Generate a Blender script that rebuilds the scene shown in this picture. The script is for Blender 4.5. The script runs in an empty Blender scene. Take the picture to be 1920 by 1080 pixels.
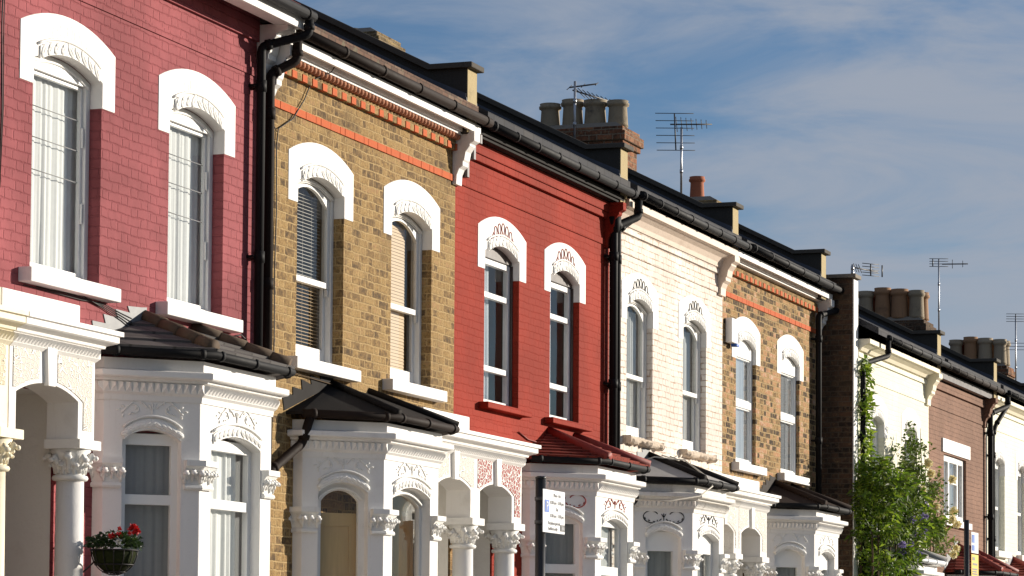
import bpy, bmesh, math, random
from mathutils import Vector, Matrix
C = bpy.context.scene.collection
sc = bpy.context.scene
R = math.radians
rnd = random.Random(7)

# ------------------------------------------------------------------ camera, sky, sun, exposure
cam = bpy.data.cameras.new('camera'); camo = bpy.data.objects.new('camera', cam); C.objects.link(camo)
YAW, PITCH, ROLL = R(20.156), R(3.5), 0.007
fw = Vector((math.cos(YAW)*math.cos(PITCH), math.sin(YAW)*math.cos(PITCH), math.sin(PITCH)))
rt = Vector((math.sin(YAW), -math.cos(YAW), 0)); up = rt.cross(fw)
r2 = math.cos(ROLL)*rt + math.sin(ROLL)*up; u2 = -math.sin(ROLL)*rt + math.cos(ROLL)*up
camo.matrix_world = Matrix(((r2.x, u2.x, -fw.x, -24.076), (r2.y, u2.y, -fw.y, -11.2), (r2.z, u2.z, -fw.z, 1.6), (0, 0, 0, 1)))
cam.sensor_width = 36; cam.lens = 5690/1920*36; cam.shift_y = 362.3/1920
cam.clip_start = .5; cam.clip_end = 3000
sc.camera = camo
SUN_EL, SUN_PHI = 12, 46           # elevation; angle from the facade's normal towards +x
sdir = Vector((math.cos(R(SUN_EL))*math.sin(R(SUN_PHI)), -math.cos(R(SUN_EL))*math.cos(R(SUN_PHI)), math.sin(R(SUN_EL))))
sl = bpy.data.lights.new('sun', 'SUN'); sl.energy = 4.8; sl.angle = R(.5); sl.color = (1, .91, .78)
so = bpy.data.objects.new('sun', sl); C.objects.link(so); so.rotation_euler = (-sdir).to_track_quat('-Z', 'Y').to_euler()
sc.view_settings.view_transform = 'Standard'; sc.view_settings.look = 'None'; sc.view_settings.gamma = 1
sc.view_settings.exposure = .54
W = bpy.data.worlds.new('World'); sc.world = W; W.use_nodes = True
def build_world():
    nt = W.node_tree; N = nt.nodes; L = nt.links
    for n in list(N): N.remove(n)
    out = N.new('ShaderNodeOutputWorld'); bg = N.new('ShaderNodeBackground'); L.new(bg.outputs[0], out.inputs[0])
    sky = N.new('ShaderNodeTexSky'); sky.sky_type = 'NISHITA'; sky.sun_disc = False
    sky.sun_elevation = R(SUN_EL); sky.sun_rotation = math.atan2(sdir.x, sdir.y)
    sky.air_density = 1.0; sky.dust_density = .1; sky.ozone_density = 2.5; sky.altitude = 100
    tc = N.new('ShaderNodeTexCoord')
    mp = N.new('ShaderNodeMapping'); mp.inputs['Location'].default_value = (3.1, 1.7, .4); mp.inputs['Rotation'].default_value = (R(24), R(0), R(-20)); mp.inputs['Scale'].default_value = (6, 9, 36)
    L.new(tc.outputs['Generated'], mp.inputs[0])
    n1 = N.new('ShaderNodeTexNoise'); n1.inputs['Scale'].default_value = 1.0; n1.inputs['Detail'].default_value = 9; n1.inputs['Roughness'].default_value = .6; n1.inputs['Distortion'].default_value = .6
    L.new(mp.outputs[0], n1.inputs[0])
    n2 = N.new('ShaderNodeTexNoise'); n2.inputs['Scale'].default_value = 3.2; n2.inputs['Detail'].default_value = 3
    L.new(tc.outputs['Generated'], n2.inputs[0])
    ad = N.new('ShaderNodeMath'); ad.operation = 'MULTIPLY_ADD'; ad.inputs[1].default_value = .6
    L.new(n2.outputs[0], ad.inputs[0]); L.new(n1.outputs[0], ad.inputs[2])
    mr = N.new('ShaderNodeMapRange'); mr.interpolation_type = 'SMOOTHSTEP'; mr.inputs[1].default_value = .60; mr.inputs[2].default_value = 1.03; mr.inputs[4].default_value = .88
    L.new(ad.outputs[0], mr.inputs[0])
    mx = N.new('ShaderNodeMix'); mx.data_type = 'RGBA'
    L.new(mr.outputs[0], mx.inputs[0])
    tn = N.new('ShaderNodeMix'); tn.data_type = 'RGBA'; tn.blend_type = 'MULTIPLY'; tn.inputs[0].default_value = 1; tn.inputs[7].default_value = (.49, .55, .67, 1)
    L.new(sky.outputs[0], tn.inputs[6]); L.new(tn.outputs[2], mx.inputs[6]); mx.inputs[7].default_value = (2.6, 2.85, 3.35, 1)
    L.new(mx.outputs[2], bg.inputs[0]); bg.inputs[1].default_value = .095
build_world()

# ------------------------------------------------------------------ materials
class NT:
    def __init__(s, name):
        s.m = bpy.data.materials.new(name); s.m.use_nodes = True
        s.t = s.m.node_tree; s.N = s.t.nodes; s.L = s.t.links
        s.b = s.N['Principled BSDF']; s.out = s.N['Material Output']
    def lk(s, a, b): s.L.new(a, b)
    def val(s, sock, v):
        if isinstance(v, (int, float)): sock.default_value = v
        elif isinstance(v, tuple): sock.default_value = v if len(v) != 3 or sock.type == 'VECTOR' else (*v, 1)
        else: s.lk(v, sock)
    def math(s, op, a, b=None, c=None):
        n = s.N.new('ShaderNodeMath'); n.operation = op
        s.val(n.inputs[0], a)
        if b is not None: s.val(n.inputs[1], b)
        if c is not None: s.val(n.inputs[2], c)
        return n.outputs[0]
    def vmath(s, op, a, b):
        n = s.N.new('ShaderNodeVectorMath'); n.operation = op; s.val(n.inputs[0], a)
        s.val(n.inputs[3] if op == 'SCALE' else n.inputs[1], b); return n.outputs[0]
    def mix(s, f, a, b):
        n = s.N.new('ShaderNodeMix'); n.data_type = 'RGBA'; s.val(n.inputs[0], f); s.val(n.inputs[6], a); s.val(n.inputs[7], b); return n.outputs[2]
    def ss(s, v, a, b, lo=0., hi=1.):
        n = s.N.new('ShaderNodeMapRange'); n.interpolation_type = 'SMOOTHSTEP'; s.val(n.inputs[0], v)
        n.inputs[1].default_value = a; n.inputs[2].default_value = b; n.inputs[3].default_value = lo; n.inputs[4].default_value = hi; return n.outputs[0]
    def noise(s, vec, scale, detail=3, rough=.5, out=0):
        n = s.N.new('ShaderNodeTexNoise'); n.inputs['Scale'].default_value = scale; n.inputs['Detail'].default_value = detail; n.inputs['Roughness'].default_value = rough
        s.lk(vec, n.inputs['Vector']); return n.outputs[out]
    def pos(s): return s.N.new('ShaderNodeNewGeometry').outputs['Position']
    def ramp(s, f, stops, const=False):
        n = s.N.new('ShaderNodeValToRGB'); cr = n.color_ramp; cr.interpolation = 'CONSTANT' if const else 'LINEAR'
        while len(cr.elements) < len(stops): cr.elements.new(.5)
        for e, (p, c) in zip(cr.elements, stops): e.position = p; e.color = (*c, 1)
        s.lk(f, n.inputs[0]); return n.outputs[0]
    def bump(s, h, strength, dist):
        n = s.N.new('ShaderNodeBump'); n.inputs['Strength'].default_value = strength; n.inputs['Distance'].default_value = dist
        s.lk(h, n.inputs['Height']); s.lk(n.outputs[0], s.b.inputs['Normal']); return n
    def fin(s, col, rough=.8, spec=.3, metal=0.):
        s.val(s.b.inputs['Base Color'], col); s.val(s.b.inputs['Roughness'], rough)
        s.b.inputs['Specular IOR Level'].default_value = spec; s.b.inputs['Metallic'].default_value = metal
        return s.m

def brick_coords(k, wob=.012, course=.0762):
    p = k.pos()
    wv = k.vmath('SUBTRACT', k.noise(p, 11, 2, .5, 1), (.5, .5, .5)); w2 = k.vmath('SUBTRACT', k.noise(p, 2.6, 2, .5, 1), (.5, .5, .5))
    q = k.vmath('ADD', k.vmath('ADD', p, k.vmath('SCALE', wv, wob)), k.vmath('SCALE', w2, wob*2.4))
    n = k.N.new('ShaderNodeSeparateXYZ'); k.lk(q, n.inputs[0]); x, y, z = n.outputs
    zz = k.math('DIVIDE', z, course); row = k.math('FLOOR', zz); v = k.math('SUBTRACT', zz, row)
    odd = k.math('MODULO', row, 2.)
    u = k.math('DIVIDE', k.math('ADD', x, y), .337)
    u = k.math('ADD', u, k.math('MULTIPLY', odd, .5))
    cell = k.math('FLOOR', u); f = k.math('SUBTRACT', u, cell)
    hdr = k.math('GREATER_THAN', f, .667)
    d1 = k.math('MINIMUM', f, k.math('SUBTRACT', 1., f)); d2 = k.math('ABSOLUTE', k.math('SUBTRACT', f, .667))
    du = k.math('MULTIPLY', k.math('MINIMUM', d1, d2), .337)
    dv = k.math('MULTIPLY', k.math('MINIMUM', v, k.math('SUBTRACT', 1., v)), course)
    d = k.math('MINIMUM', du, dv)
    idc = k.N.new('ShaderNodeCombineXYZ'); k.lk(k.math('ADD', k.math('MULTIPLY', cell, 2.), hdr), idc.inputs[0]); k.lk(row, idc.inputs[1])
    wn = k.N.new('ShaderNodeTexWhiteNoise'); wn.noise_dimensions = '2D'; k.lk(idc.outputs[0], wn.inputs['Vector'])
    return p, q, d, wn.outputs['Value'], wn.outputs['Color'], v

def stock_brick(name, stops, mortar, soot=.5, spread=.68):
    k = NT(name); p, q, d, rv, rc, v = brick_coords(k)
    fine = k.noise(p, 55, 4, .7); big = k.noise(p, 1.3, 3, .6); mid = k.noise(p, 16, 4, .65)
    edge = k.math('ADD', d, k.math('ADD', k.math('MULTIPLY', k.math('SUBTRACT', fine, .5), .018), k.math('MULTIPLY', k.math('SUBTRACT', k.noise(p, 26, 3, .6), .5), .014)))
    brick = k.ss(edge, .003, .0115)
    col = k.ramp(k.math('ADD', k.math('MULTIPLY', k.math('SUBTRACT', mid, .5), 1.7), k.math('MULTIPLY_ADD', rv, spread, .5-spread*.54)), stops)
    col = k.mix(k.ss(fine, .45, .66, 0, .6), col, (.06, .043, .03))
    col = k.mix(k.ss(mid, .55, .75, 0, .4), col, (.42, .29, .14))
    mort = k.mix(k.ss(mid, .5, .75, 0, .45), mortar, tuple(c*.55 for c in mortar))
    c = k.mix(brick, mort, col)
    c = k.mix(k.math('MULTIPLY', k.ss(k.noise(p, 8, 5, .7), .52, .72, 0, .55), k.ss(fine, .35, .6)), c, mort)
    c = k.mix(k.ss(k.noise(p, 3.5, 5, .65), .56, .74, 0, .45), c, (.10, .07, .042))
    c = k.mix(k.ss(big, .5, .75, 0, soot), c, (.09, .065, .04))
    h = k.math('ADD', k.math('MULTIPLY', brick, 1.), k.math('MULTIPLY', fine, .8))
    h = k.math('ADD', h, k.math('MULTIPLY', rv, .5))
    k.bump(h, .8, .008)
    return k.fin(c, .92, .15)

def painted_brick(name, col, wear=None, wearamt=0., relief=1., vary=.12):
    k = NT(name); p, q, d, rv, rc, v = brick_coords(k, .014)
    fine = k.noise(p, 60, 4, .65); big = k.noise(p, .9, 4, .6); mid = k.noise(p, 14, 3, .6)
    edge = k.math('ADD', d, k.math('ADD', k.math('MULTIPLY', k.math('SUBTRACT', mid, .5), .026), k.math('MULTIPLY', k.math('SUBTRACT', fine, .5), .012)))
    brick = k.ss(edge, -.002, .012)
    dk = tuple(c*(1-vary*1.6) for c in col); lt = tuple(min(.85, c*(1+vary)) for c in col)
    c = k.mix(k.ss(big, .35, .7), dk, lt)
    c = k.mix(k.math('MULTIPLY', rv, .10), c, lt)
    c = k.mix(k.ss(fine, .56, .72, 0, .35), c, tuple(x*.5 for x in col))
    cr = k.math('MULTIPLY', k.math('SUBTRACT', 1., k.ss(edge, -.003, .003)), k.ss(mid, .45, .6))
    c = k.mix(k.math('MULTIPLY', cr, .36), c, tuple(x*.33 for x in col))
    sp = k.N.new('ShaderNodeSeparateXYZ'); k.lk(p, sp.inputs[0]); cb = k.N.new('ShaderNodeCombineXYZ'); k.lk(k.math('MULTIPLY', k.math('ADD', sp.outputs[0], sp.outputs[1]), 9.), cb.inputs[0]); k.lk(sp.outputs[2], cb.inputs[2])
    c = k.mix(k.ss(k.noise(cb.outputs[0], 1., 4, .6), .55, .8, 0, .35), c, tuple(x*.55+.02 for x in col))
    if wear:
        wm = k.math('MULTIPLY', k.math('SUBTRACT', 1., k.ss(edge, .001, .012)), k.ss(k.noise(p, 5, 4, .7), .38, .60))
        wm = k.math('MAXIMUM', wm, k.ss(k.noise(p, 22, 4, .7), .66, .72, 0, .8))
        c = k.mix(k.math('MULTIPLY', wm, wearamt), c, wear)
    h = k.math('ADD', brick, k.math('MULTIPLY', fine, .35)); h = k.math('ADD', h, k.math('MULTIPLY', rv, .5)); h = k.math('ADD', h, k.math('MULTIPLY', mid, .4))
    k.bump(h, .8*relief, .0075)
    return k.fin(c, .75, .08)

def stone(name, col, dirt=(.35, .3, .22), amt=.25, bump=.15, rough=.6, scale=1., dscale=3.):
    k = NT(name); p = k.pos()
    n1 = k.noise(p, dscale*scale, 5, .65); n2 = k.noise(p, 40*scale, 4, .65)
    sep = k.N.new('ShaderNodeSeparateXYZ'); k.lk(p, sep.inputs[0])
    cmb = k.N.new('ShaderNodeCombineXYZ'); k.lk(k.math('MULTIPLY', sep.outputs[0], 14.), cmb.inputs[0]); k.lk(k.math('MULTIPLY', sep.outputs[1], 14.), cmb.inputs[1]); k.lk(sep.outputs[2], cmb.inputs[2])
    st = k.noise(cmb.outputs[0], 1.2, 4, .6)
    f = k.math('MAXIMUM', k.ss(n1, .52, .82, 0, amt), k.ss(st, .58, .82, 0, amt*.8))
    c = k.mix(f, col, dirt); c = k.mix(k.ss(n2, .55, .8, 0, amt*.5), c, dirt)
    k.bump(k.math('ADD', n2, k.math('MULTIPLY', n1, 2.)), bump, .01)
    return k.fin(c, rough, .3)

def plain(name, col, rough=.5, spec=.4, vary=.15, bump=0., metal=0., scale=12.):
    k = NT(name); p = k.pos(); n = k.noise(p, scale, 4, .6)
    c = k.mix(n, tuple(x*(1-vary) for x in col), tuple(min(1, x*(1+vary)) for x in col))
    if bump: k.bump(n, bump, .01)
    return k.fin(c, k.math('ADD', k.math('MULTIPLY', n, .2), rough-.1), spec, metal)

def tiles(name, cols, rowh, colw, gap=.5, rough=.75, bumpd=.012, moss=None):
    k = NT(name); p = k.pos(); sep = k.N.new('ShaderNodeSeparateXYZ'); k.lk(p, sep.inputs[0]); x, y, z = sep.outputs
    zz = k.math('DIVIDE', z, rowh); row = k.math('FLOOR', zz); v = k.math('SUBTRACT', zz, row)
    u = k.math('ADD', k.math('DIVIDE', k.math('SUBTRACT', x, k.math('MULTIPLY', y, .3)), colw), k.math('MULTIPLY', k.math('MODULO', row, 2.), .5))
    cell = k.math('FLOOR', u); f = k.math('SUBTRACT', u, cell)
    idc = k.N.new('ShaderNodeCombineXYZ'); k.lk(cell, idc.inputs[0]); k.lk(row, idc.inputs[1])
    wn = k.N.new('ShaderNodeTexWhiteNoise'); wn.noise_dimensions = '2D'; k.lk(idc.outputs[0], wn.inputs['Vector'])
    n = k.noise(p, 18, 4, .6)
    c = k.ramp(k.math('ADD', k.math('MULTIPLY', wn.outputs[0], .6), k.math('MULTIPLY', n, .4)), [(0., cols[0]), (.5, cols[1]), (1., cols[2])])
    gp = k.math('MINIMUM', k.math('MULTIPLY', k.math('MINIMUM', f, k.math('SUBTRACT', 1., f)), colw), k.math('MULTIPLY', k.math('SUBTRACT', 1., v), rowh*2))
    c = k.mix(k.math('MULTIPLY', k.math('SUBTRACT', 1., k.ss(gp, .003, .02)), gap), c, (.02, .018, .015))
    if moss: c = k.mix(k.ss(k.noise(p, 7, 5, .7), .55, .68, 0, .8), c, moss)
    k.bump(k.math('ADD', k.math('MULTIPLY', k.math('SUBTRACT', 1., v), 1.2), k.math('MULTIPLY', n, .3)), .7, bumpd)
    return k.fin(c, rough, .08)

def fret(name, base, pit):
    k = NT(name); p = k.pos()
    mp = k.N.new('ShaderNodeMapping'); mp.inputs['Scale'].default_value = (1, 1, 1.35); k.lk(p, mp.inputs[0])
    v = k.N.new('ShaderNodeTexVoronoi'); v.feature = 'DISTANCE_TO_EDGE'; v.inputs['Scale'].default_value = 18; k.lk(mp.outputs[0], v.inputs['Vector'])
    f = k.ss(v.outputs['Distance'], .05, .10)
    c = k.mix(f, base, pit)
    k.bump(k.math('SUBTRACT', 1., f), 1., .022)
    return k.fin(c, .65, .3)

def glass_mat(name, tint=(.96, .98, .98), refl=.8):
    m = bpy.data.materials.new(name); m.use_nodes = True; nt = m.node_tree; N = nt.nodes; L = nt.links
    for n in list(N): N.remove(n)
    o = N.new('ShaderNodeOutputMaterial'); t = N.new('ShaderNodeBsdfTransparent'); t.inputs[0].default_value = (*tint, 1)
    g = N.new('ShaderNodeBsdfGlossy'); g.inputs['Roughness'].default_value = .02
    geo = N.new('ShaderNodeNewGeometry'); ns = N.new('ShaderNodeTexNoise'); ns.inputs['Scale'].default_value = 2.2; ns.inputs['Detail'].default_value = 1; L.new(geo.outputs['Position'], ns.inputs['Vector'])
    bp = N.new('ShaderNodeBump'); bp.inputs['Strength'].default_value = .06; bp.inputs['Distance'].default_value = .05; L.new(ns.outputs[0], bp.inputs['Height']); L.new(bp.outputs[0], g.inputs['Normal'])
    f = N.new('ShaderNodeLayerWeight'); f.inputs[0].default_value = .5
    pw = N.new('ShaderNodeMath'); pw.operation = 'POWER'; pw.inputs[1].default_value = 4.; L.new(f.outputs['Facing'], pw.inputs[0])
    mu = N.new('ShaderNodeMath'); mu.operation = 'MULTIPLY_ADD'; mu.inputs[1].default_value = .9*refl; mu.inputs[2].default_value = .045; L.new(pw.outputs[0], mu.inputs[0])
    x = N.new('ShaderNodeMixShader'); L.new(mu.outputs[0], x.inputs[0]); L.new(t.outputs[0], x.inputs[1]); L.new(g.outputs[0], x.inputs[2]); L.new(x.outputs[0], o.inputs[0])
    return m

def cloth(name, col, tr=.35):
    m = bpy.data.materials.new(name); m.use_nodes = True; nt = m.node_tree; N = nt.nodes; L = nt.links
    for n in list(N): N.remove(n)
    o = N.new('ShaderNodeOutputMaterial'); d = N.new('ShaderNodeBsdfDiffuse'); t = N.new('ShaderNodeBsdfTranslucent'); x = N.new('ShaderNodeMixShader')
    geo = N.new('ShaderNodeNewGeometry'); ns = N.new('ShaderNodeTexNoise'); ns.inputs['Scale'].default_value = 25; L.new(geo.outputs['Position'], ns.inputs['Vector'])
    mx = N.new('ShaderNodeMix'); mx.data_type = 'RGBA'; L.new(ns.outputs[0], mx.inputs[0]); mx.inputs[6].default_value = (*[c*.9 for c in col], 1); mx.inputs[7].default_value = (*col, 1)
    L.new(mx.outputs[2], d.inputs[0]); L.new(mx.outputs[2], t.inputs[0])
    x.inputs[0].default_value = tr; L.new(d.outputs[0], x.inputs[1]); L.new(t.outputs[0], x.inputs[2]); L.new(x.outputs[0], o.inputs[0])
    return m

def leafy(name, a, b, tr=.3):
    m = bpy.data.materials.new(name); m.use_nodes = True; nt = m.node_tree; N = nt.nodes; L = nt.links
    p = N['Principled BSDF']; o = N['Material Output']
    g = N.new('ShaderNodeNewGeometry'); r = N.new('ShaderNodeMix'); r.data_type = 'RGBA'
    L.new(g.outputs['Random Per Island'], r.inputs[0]); r.inputs[6].default_value = (*a, 1); r.inputs[7].default_value = (*b, 1)
    L.new(r.outputs[2], p.inputs['Base Color']); p.inputs['Roughness'].default_value = .55
    t = N.new('ShaderNodeBsdfTranslucent'); L.new(r.outputs[2], t.inputs[0]); x = N.new('ShaderNodeMixShader'); x.inputs[0].default_value = tr
    L.new(p.outputs[0], x.inputs[1]); L.new(t.outputs[0], x.inputs[2]); L.new(x.outputs[0], o.inputs[0])
    return m

def wood(name, col):
    k = NT(name); p = k.pos(); mp = k.N.new('ShaderNodeMapping'); mp.inputs['Scale'].default_value = (14, 14, 1.1); k.lk(p, mp.inputs[0])
    n = k.noise(mp.outputs[0], 3, 5, .6); kn = k.N.new('ShaderNodeTexVoronoi'); kn.inputs['Scale'].default_value = 4.5; k.lk(p, kn.inputs['Vector'])
    c = k.mix(n, tuple(x*.72 for x in col), col); c = k.mix(k.ss(kn.outputs['Distance'], .05, .09, .8, 0.), c, tuple(x*.3 for x in col))
    return k.fin(c, .6, .3)

M = dict(
 rose=painted_brick('rose_red_paint', (.31, .088, .096), relief=1., vary=.18),
 red=painted_brick('red_paint', (.29, .033, .018), relief=.7),
 cream_pink=painted_brick('worn_cream_paint', (.82, .71, .635), (.40, .27, .18), .9, relief=.8),
 cream=painted_brick('cream_paint', (.83, .80, .66), relief=.6, vary=.04),
 brown=painted_brick('brown_paint', (.25, .142, .098), (.10, .06, .05), .6, relief=.8),
 stock=stock_brick('yellow_stock_brick', [(0., (.10, .068, .040)), (.25, (.22, .140, .064)), (.5, (.33, .210, .086)), (.75, (.38, .255, .11)), (1., (.35, .20, .10))], (.46, .32, .155), .42),
 stock_mix=stock_brick('mixed_stock_brick', [(0., (.05, .036, .027)), (.22, (.14, .09, .048)), (.42, (.32, .20, .08)), (.6, (.42, .27, .13)), (.78, (.47, .22, .11)), (1., (.56, .40, .28))], (.46, .33, .17), .2, .95),
 soot_brick=stock_brick('sooty_brick', [(0., (.03, .022, .018)), (.4, (.085, .05, .034)), (.8, (.14, .075, .045)), (1., (.16, .11, .06))], (.13, .10, .07), .6),
 stack_brick=stock_brick('chimney_red_brick', [(0., (.06, .035, .022)), (.4, (.20, .085, .045)), (.8, (.34, .14, .07)), (1., (.30, .18, .09))], (.26, .20, .14), .4),
 stack_yellow=stock_brick('chimney_stock_brick', [(0., (.08, .06, .035)), (.4, (.26, .18, .08)), (1., (.38, .28, .14))], (.26, .20, .13), .4),
 white=stone('white_stucco', (.82, .80, .77), (.46, .41, .34), .34, .18),
 white_old=stone('weathered_white_stucco', (.78, .75, .70), (.28, .22, .15), .75, .5, .8, 1.6),
 creamst=stone('cream_stucco', (.80, .73, .56), (.36, .29, .18), .35, .12),
 pinkst=stone('pinkish_cornice_plaster', (.70, .58, .48), (.33, .23, .15), .55, .25),
 carve=stone('carved_white_stone', (.80, .79, .76), (.45, .40, .33), .35, .25, .6, 2.),
 upvc=plain('white_frame_paint', (.82, .82, .80), .35, .5, .03),
 woodpaint=stone('white_painted_wood', (.80, .79, .76), (.45, .42, .38), .25, .1, .45, 2.),
 darkframe=plain('dark_brown_paint', (.035, .02, .018), .4, .5),
 black=plain('black_plastic', (.010, .010, .011), .65, .14, .2),
 brownpipe=plain('brown_black_iron', (.022, .015, .012), .7, .12, .25),
 slate=tiles('slate_roof', [(.035, .036, .042), (.055, .055, .06), (.075, .07, .068)], .09, .3),
 oldtile=tiles('old_clay_tile', [(.06, .045, .035), (.14, .075, .05), (.20, .15, .11)], .075, .165, moss=(.16, .14, .09)),
 bayslate=tiles('bay_slates', [(.085, .08, .078), (.12, .112, .108), (.155, .145, .14)], .135, .33),
 redtile=tiles('red_painted_tiles', [(.16, .032, .022), (.22, .042, .028), (.27, .058, .038)], .062, .22, .6),
 felt=plain('black_roofing_felt', (.020, .018, .017), .8, .12, .35, .3, scale=7),
 brownfelt=plain('brown_black_felt', (.038, .026, .021), .85, .1, .25, .2, scale=7),
 lead=plain('grey_lead', (.20, .205, .215), .55, .4, .2, .25, scale=9),
 leadroof=plain('grey_lead_roof', (.36, .35, .34), .8, .15, .15, .15, scale=5),
 hipclay=plain('brown_clay_hip_tile', (.105, .074, .050), .8, .2, .4, .3, scale=15),
 redhip=plain('red_painted_hip_tile', (.25, .04, .03), .6, .3, .2, .2, scale=15),
 render=stone('lit_yellow_render', (.44, .35, .19), (.14, .11, .07), .7, .5, .9, 1.5),  # parapet fronts: sunlight put into this brighter copy of the render
 parapet_shade=stone('shaded_sooty_parapet', (.05, .046, .04), (.02, .019, .017), .7, .5, .9, 1.5),  # sooty parapet sides, with their shade painted into the near-black colour
 coping=stone('dark_coping', (.085, .075, .062), (.03, .027, .022), .6, .3, .9, 2.),
 sillstone=stone('broken_sill_stone', (.58, .48, .38), (.16, .12, .08), .8, .6, .9, 3.),
 leadstrip=plain('dark_lead_strip', (.075, .085, .11), .5, .3, .25, .2, scale=9),
 roomwall=plain('room_plaster', (.30, .27, .24), .9, .1),
 cement=stone('grey_cement', (.24, .21, .17), (.10, .09, .07), .5, .5, .9, 3.),
 orange=plain('orange_red_brick', (.50, .115, .04), .85, .2, .25, .4, scale=30),
 terra=plain('terracotta_bullnose', (.42, .19, .11), .8, .2, .35, .3, scale=14),
 potbrown=stone('brown_clay_pot', (.34, .19, .10), (.10, .07, .05), .7, .3, .85, 2.5, 2.2),
 terrapot=plain('terracotta_pot', (.40, .135, .07), .8, .2, .2, .2),
 sootpot=stone('sooty_clay_pot', (.31, .25, .17), (.055, .05, .045), .85, .3, .85, 2.5, 2.2),
 sootpot2=stone('buff_clay_pot', (.36, .29, .20), (.12, .09, .07), .7, .3, .85, 2.5, 2.2),
 fret_w=fret('white_fretwork', (.80, .79, .76), (.58, .53, .46)),  # pit colour darkened: shade inside the recesses is painted in
 fret_c=fret('cream_fretwork', (.80, .73, .56), (.58, .49, .34)),  # cream pits likewise carry painted recess shade
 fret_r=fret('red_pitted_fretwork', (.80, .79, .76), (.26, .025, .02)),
 glass=glass_mat('window_glass'), glassb=glass_mat('bright_window_glass', (.97, .98, .98), 2.2),
 curt=cloth('white_curtain', (.86, .86, .84), .15), curtb=cloth('blue_white_curtain', (.76, .80, .84), .15), curtg=cloth('grey_net_curtain', (.60, .61, .60), .15),
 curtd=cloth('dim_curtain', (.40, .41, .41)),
 slat=plain('beige_blind_slat', (.60, .43, .26), .55, .3, .05), slatw=plain('pale_blind_slat', (.60, .56, .50), .5, .3, .05),
 pine=wood('pine_board', (.64, .43, .20)),
 interior=plain('dark_interior', (.05, .045, .04), .9, .1),
 redink=plain('red_scroll_paint', (.30, .035, .025), .6, .3), blackink=plain('black_scroll_paint', (.02, .022, .025), .6, .3),
 steel=plain('grey_aluminium', (.45, .46, .48), .4, .5, .1, 0, .8), darkmetal=plain('dark_aerial_metal', (.06, .06, .065), .5, .4),
 cable=plain('black_cable', (.015, .013, .013), .6, .3), cord=plain('pale_cord', (.62, .58, .50), .8, .2),
 signw=plain('white_sign_face', (.80, .81, .82), .35, .5, .02), signblue=plain('blue_sign_face', (.02, .12, .50), .4, .5, .03), signyel=plain('yellow_sign_face', (.75, .50, .02), .4, .5, .03),
 ink=plain('black_sign_ink', (.02, .02, .022), .5, .4), inkgrey=plain('grey_sign_ink', (.12, .12, .13), .5, .4), post=plain('black_post_paint', (.014, .014, .015), .4, .5),
 leaf=leafy('green_leaf', (.06, .13, .008), (.16, .25, .02), .4), leafl=leafy('bright_leaf', (.15, .26, .015), (.30, .38, .04), .45), leafd=leafy('dark_rose_leaf', (.05, .075, .014), (.13, .16, .03), .35),
 leafb=leafy('basket_leaf', (.012, .030, .007), (.035, .07, .014)),  # basket leaves darkened: the shade they hang in is put into the green
 stem=plain('woody_stem', (.10, .07, .045), .9, .1, .3), petaly=leafy('pale_yellow_petal', (.85, .72, .38), (.90, .85, .62), .3), petalr=leafy('red_petal', (.45, .008, .012), (.65, .02, .02), .15),
 petalp=leafy('lilac_petal', (.22, .18, .42), (.40, .33, .58), .2), petalw=leafy('white_petal', (.7, .7, .7), (.85, .85, .85), .2),
 moss=plain('moss_liner', (.020, .025, .009), .95, .1, .5, .6, scale=40), teal=plain('teal_plastic', (.02, .22, .18), .4, .4),  # basket liner colour darkened to stand for the shade around it
 tarmac=plain('tarmac', (.055, .055, .057), .9, .2, .25, .3, scale=30), paving=tiles('paving_slabs', [(.24, .22, .20), (.30, .28, .25), (.34, .32, .28)], 5., .6), soil=plain('garden_ground', (.16, .14, .11), .95, .1, .3, .5),
 door=plain('dark_blue_door_paint', (.03, .05, .10), .35, .5), brass=plain('brass', (.5, .36, .12), .3, .5, .1, 0, .9),
 plasterin=stone('painted_porch_brick', (.70, .68, .64), (.42, .38, .33), .3, .4),
)

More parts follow.
